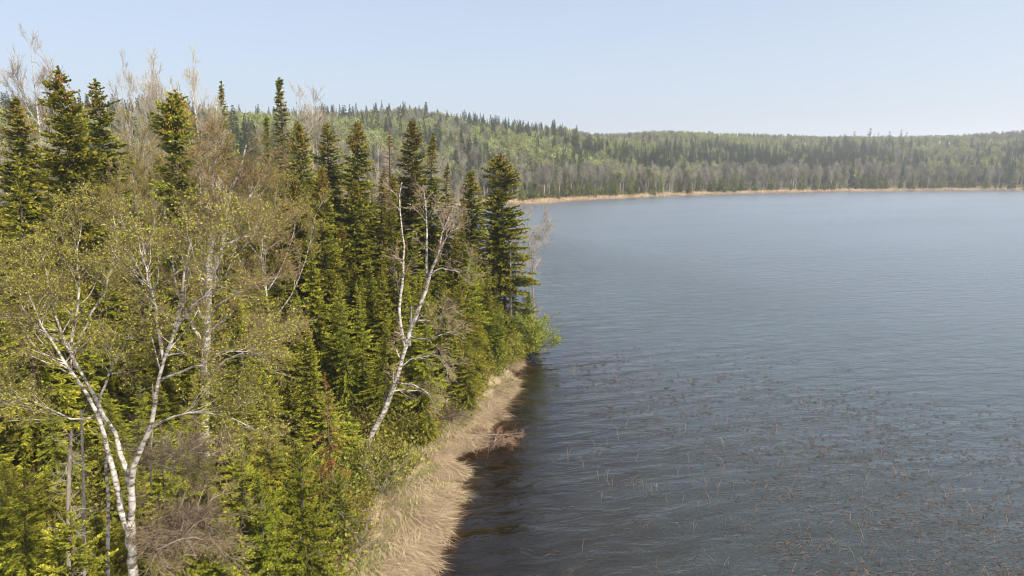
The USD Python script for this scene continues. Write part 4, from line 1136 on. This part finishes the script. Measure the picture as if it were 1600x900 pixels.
for kd, (nm, protos, hk, lab, cat, grp, lab2) in KN.items():
    I = np.where(kind == kd)[0]
    I = I[np.argsort(-shown[I])]
    yaw = g.uniform(0, 360, len(I)); wide = g.uniform(0.85, 1.25, len(I)); pi = g.integers(0, len(protos), len(I))
    one = [k for k in range(len(I)) if k < 300 and shown[I[k]] > 6]
    for k in one:
        i = I[k]
        sz = H[i] / hk
        zn = 'on the left hand rise' if px[i] < 900 else 'on the middle slope' if px[i] < 1200 else 'at the right end'
        if kd != 3 and pyt[i] < np.interp(px[i], TPX, TY) + 14:
            zn = 'on the skyline, ' + zn
        copy(nm, protos[pi[k]], (X[i], Yy[i], Z[i]), yaw[k], (sz * wide[k], sz * wide[k], sz), lab + ' ' + zn, cat, grp + ' ' + zn)
    rest = np.array([k for k in range(len(I)) if k not in set(one)], int)
    if len(rest):
        sz = H[I[rest]] / hk
        instancer(f'/World/distant_{nm}_forest', [(FARK[p][0], FARK[p][1], M_far, FARK[p][2]) for p in protos], np.stack([X[I[rest]], Yy[I[rest]], Z[I[rest]]], -1), pi[rest], yaw[rest],
                  np.stack([sz * wide[rest], sz * wide[rest], sz], -1), label=lab2, cat='forest')
# old pines leaning above the far ridge
for px_, py_, y_, w_, tl_, lab in [(1334, 203, 760, 1.0, 4, 'straight pine, leftmost of those above the right hand ridge'), (1354, 197, 760, 1.0, 14, 'tallest pine, leaning right above the far ridge'),
                              (1373, 205, 770, 0.8, 0, 'smallest pine tip just right of the leaning tallest one'), (1388, 203, 780, 0.9, 6, 'pine midway along the row above the far ridge'),
                              (1405, 200, 780, 0.9, 8, 'left one of the close pair of pines above the far ridge'), (1413, 204, 780, 0.8, 10, 'right one of the close pair of pines above the far ridge'),
                              (1107, 202, 600, 0.8, 0, 'lone conifer tip above the middle of the far ridge')]:
    t = at(px_, py_, y_)
    gg = gz(t[0], y_)
    sz = max(t[2] - gg, 8) / 14
    copy('ridge_pine', 'pine_distant', (t[0], y_, gg - 1), 40, (sz * w_ * 0.7, sz * w_ * 0.7, sz), lab, 'pine tree', None, (0, tl_))

# straw and reeds on the far beach
tb = [tuft(240 + k, n=26, ln=1.3, w=0.03, lay=0.35, spread=0.8, lie=(0.2, 0), a=(0.36, 0.25, 0.15), b=(0.56, 0.42, 0.28)) for k in range(3)]
P = []
for d in np.arange(0, fo.length, 0.42):
    p = fo.interpolate(d); p2 = fo.interpolate(d + 1)
    for _ in range(2):
        o = g.uniform(-1.5, 0.5 + 6.0 * meshkit.noise(np.array([d / 9.0, 0.5, 0.0]), 5))
        P.append((p.x - (p2.y - p.y) * o, p.y + (p2.x - p.x) * o))
P = np.array(P)
s = shore(P[:, 0], P[:, 1])
P = P[(s > -0.6) & (s < 5)]
sc = g.uniform(0.6, 1.3, len(P))
instancer('/World/beach_grass', tb, np.stack([P[:, 0], P[:, 1], np.maximum(ground(P[:, 0], P[:, 1]), -0.1)], -1), g.integers(0, 3, len(P)), g.uniform(0, 360, len(P)), np.stack([sc, sc, sc], -1), label='pale dry grass along the far waterline', cat='grass')

# ------------------------------------------------------------------ reeds in the water
def reed(seed, n, h, bend):
    g = R(seed)
    az = g.uniform(0, 6.283, n)
    b = np.stack([g.normal(0, 0.07, n), g.normal(0, 0.07, n), np.full(n, -0.5)], -1)
    o = np.stack([np.cos(az), np.sin(az), 0 * az], -1)
    t = np.linspace(0, 1, 7)
    L = h * g.uniform(0.7, 1.15, n)
    P = b[:, None] + np.stack([0 * t, 0 * t, t * (1 - 0.35 * bend * t)], -1)[None] * (L + 0.5)[:, None, None] + o[:, None] * ((L[:, None] * bend * g.uniform(0.4, 1.2, (n, 1))) * t[None] ** 2.5)[..., None]
    v, f = tubes(P, np.tile(0.0098 * np.linspace(1, 0.45, 7), (n, 1)), 4)
    return v, f, jitter_tint(n, len(v) // n, (0.15, 0.095, 0.06), (0.36, 0.265, 0.18), g)


RK = [('reed_single', reed(401, 1, 0.75, 0.5)), ('reed_bent', reed(402, 1, 0.7, 1.2)), ('reed_pair', reed(403, 2, 0.7, 0.6)), ('reed_clump', reed(404, 5, 0.75, 0.7)), ('reed_fan', reed(405, 4, 0.55, 1.0)), ('reed_short', reed(406, 2, 0.35, 0.9))]
for nm, (v, f, c) in RK:
    UsdGeom.Xform.Define(stage, f'{KINDS}/{nm}')
    put_mesh(f'{KINDS}/{nm}/stem', v, f, M_straw, c)
g = R(51)
C = []
while len(C) < 620:
    px_, py_ = g.uniform(820, 1640), 520 + 400 * g.uniform() ** 0.8
    dens = np.clip(1.15 - abs((py_ - 560) / 340 * 560 + 960 - px_) / 430, 0.10, 1) * np.clip((px_ - 830) / 120, 0, 1)
    if py_ < np.interp(px_, [820, 1000, 1250, 1640], [520, 520, 560, 640]) or g.uniform() > dens:
        continue
    p = low(px_, py_)
    if meshkit.fbm(np.array([p[0] / 3, p[1] / 3, 0.5]), 2, 7) < g.uniform(0.25, 0.6):
        continue
    C.append(p)
C = np.array(C)
C = C[shore(C[:, 0], C[:, 1]) < -1.0]
C = C[np.argsort(np.hypot(C[:, 0], C[:, 1]))]
special = [(302 + 820 - 169, 590 - 0, 0)]
ki = g.choice(6, len(C), p=[0.34, 0.2, 0.18, 0.05, 0.06, 0.17])
for k in range(min(300, len(C))):
    sz = g.uniform(0.2, 0.5)
    copy('lake_reed', RK[ki[k]][0], (C[k, 0], C[k, 1], 0), g.uniform(0, 360), (sz * 1.1, sz * 1.1, sz), 'thin dry tan reed sticking up out of the rippled lake', 'reed', 'dry reeds standing in the lake', None)
rest = C[300:]
sc = g.uniform(0.3, 0.6, len(rest))
instancer('/World/distant_reeds', [(v, f, M_straw, c) for _, (v, f, c) in RK], rest, ki[300:], g.uniform(0, 360, len(rest)), np.stack([sc * 1.2, sc * 1.2, sc], -1), label='thin dry reeds farther out in the lake', cat='reeds')


def mat_of_stems(seed, n):
    g = R(seed)
    B = np.stack([g.normal(0, 0.30, n), g.normal(0, 0.12, n), g.uniform(0.002, 0.012, n)], -1)
    az = g.normal(0.1, 0.5, n)
    D = np.stack([np.cos(az), np.sin(az), g.uniform(-0.02, 0.05, n)], -1)
    L = g.uniform(0.06, 0.22, n)
    v, f = tubes(np.stack([B, B + D * L[:, None] * 0.5 + [0, 0, 0.012], B + D * L[:, None]], 1), np.tile([[0.007, 0.008, 0.004]], (n, 1)), 4)
    return v, f, M_straw, jitter_tint(n, len(v) // n, (0.03, 0.02, 0.018), (0.095, 0.065, 0.052), g)


fl = [mat_of_stems(420 + k, n) for k, n in enumerate((1, 2, 3, 5))]
C = []
while len(C) < 1900:
    px_, py_ = g.uniform(830, 1660), g.uniform(505, 920)
    line = np.interp(px_, [830, 1000, 1200, 1400, 1660], [540, 530, 545, 590, 660])
    lowl = np.interp(px_, [830, 1000, 1150, 1300, 1660], [560, 640, 800, 930, 990])
    d = np.clip((py_ - line) / 50, 0, 1) * np.clip(1 - (py_ - lowl) / 60, 0.06, 1)
    if g.uniform() > d:
        continue
    p = low(px_, py_)
    if meshkit.fbm(np.array([p[0] / 2.2, p[1] / 1.6, 0.5]), 3, 17) < g.uniform(0.25, 0.75):
        continue
    C.append(p)
C = np.array(C)
C = C[shore(C[:, 0], C[:, 1]) < -1.2]
sc = g.uniform(0.6, 1.5, len(C))
instancer('/World/floating_reeds', fl, C, g.integers(0, 4, len(C)), g.normal(15, 25, len(C)), np.stack([sc, sc, 1 + 0 * sc], -1), label='dark flattened reeds floating on the lake', cat='reeds')

# ------------------------------------------------------------------ the hazy air
hx0, hx1, hy0, hy1, hz0, hz1 = -1700, 1800, -450, 2700, -4.5, 130
hv = [[x, y, z] for z in (hz0, hz1) for x, y in ((hx0, hy0), (hx1, hy0), (hx1, hy1), (hx0, hy1))]
hf = [[0, 2, 1], [0, 3, 2], [4, 5, 6], [4, 6, 7]]
for a, b in ((0, 1), (1, 2), (2, 3), (3, 0)):
    hf += [[a, b, b + 4], [a, b + 4, a + 4]]
M_haze = usdkit.material(stage, '/World/Looks/haze_air', {'v': ('principled_volume', {'color': (0.86, 0.92, 1.0), 'density': 0.00034, 'anisotropy': 0.3})}, volume='v.volume')
tag(put_mesh('/World/haze', hv, hf, M_haze), kind='stuff')
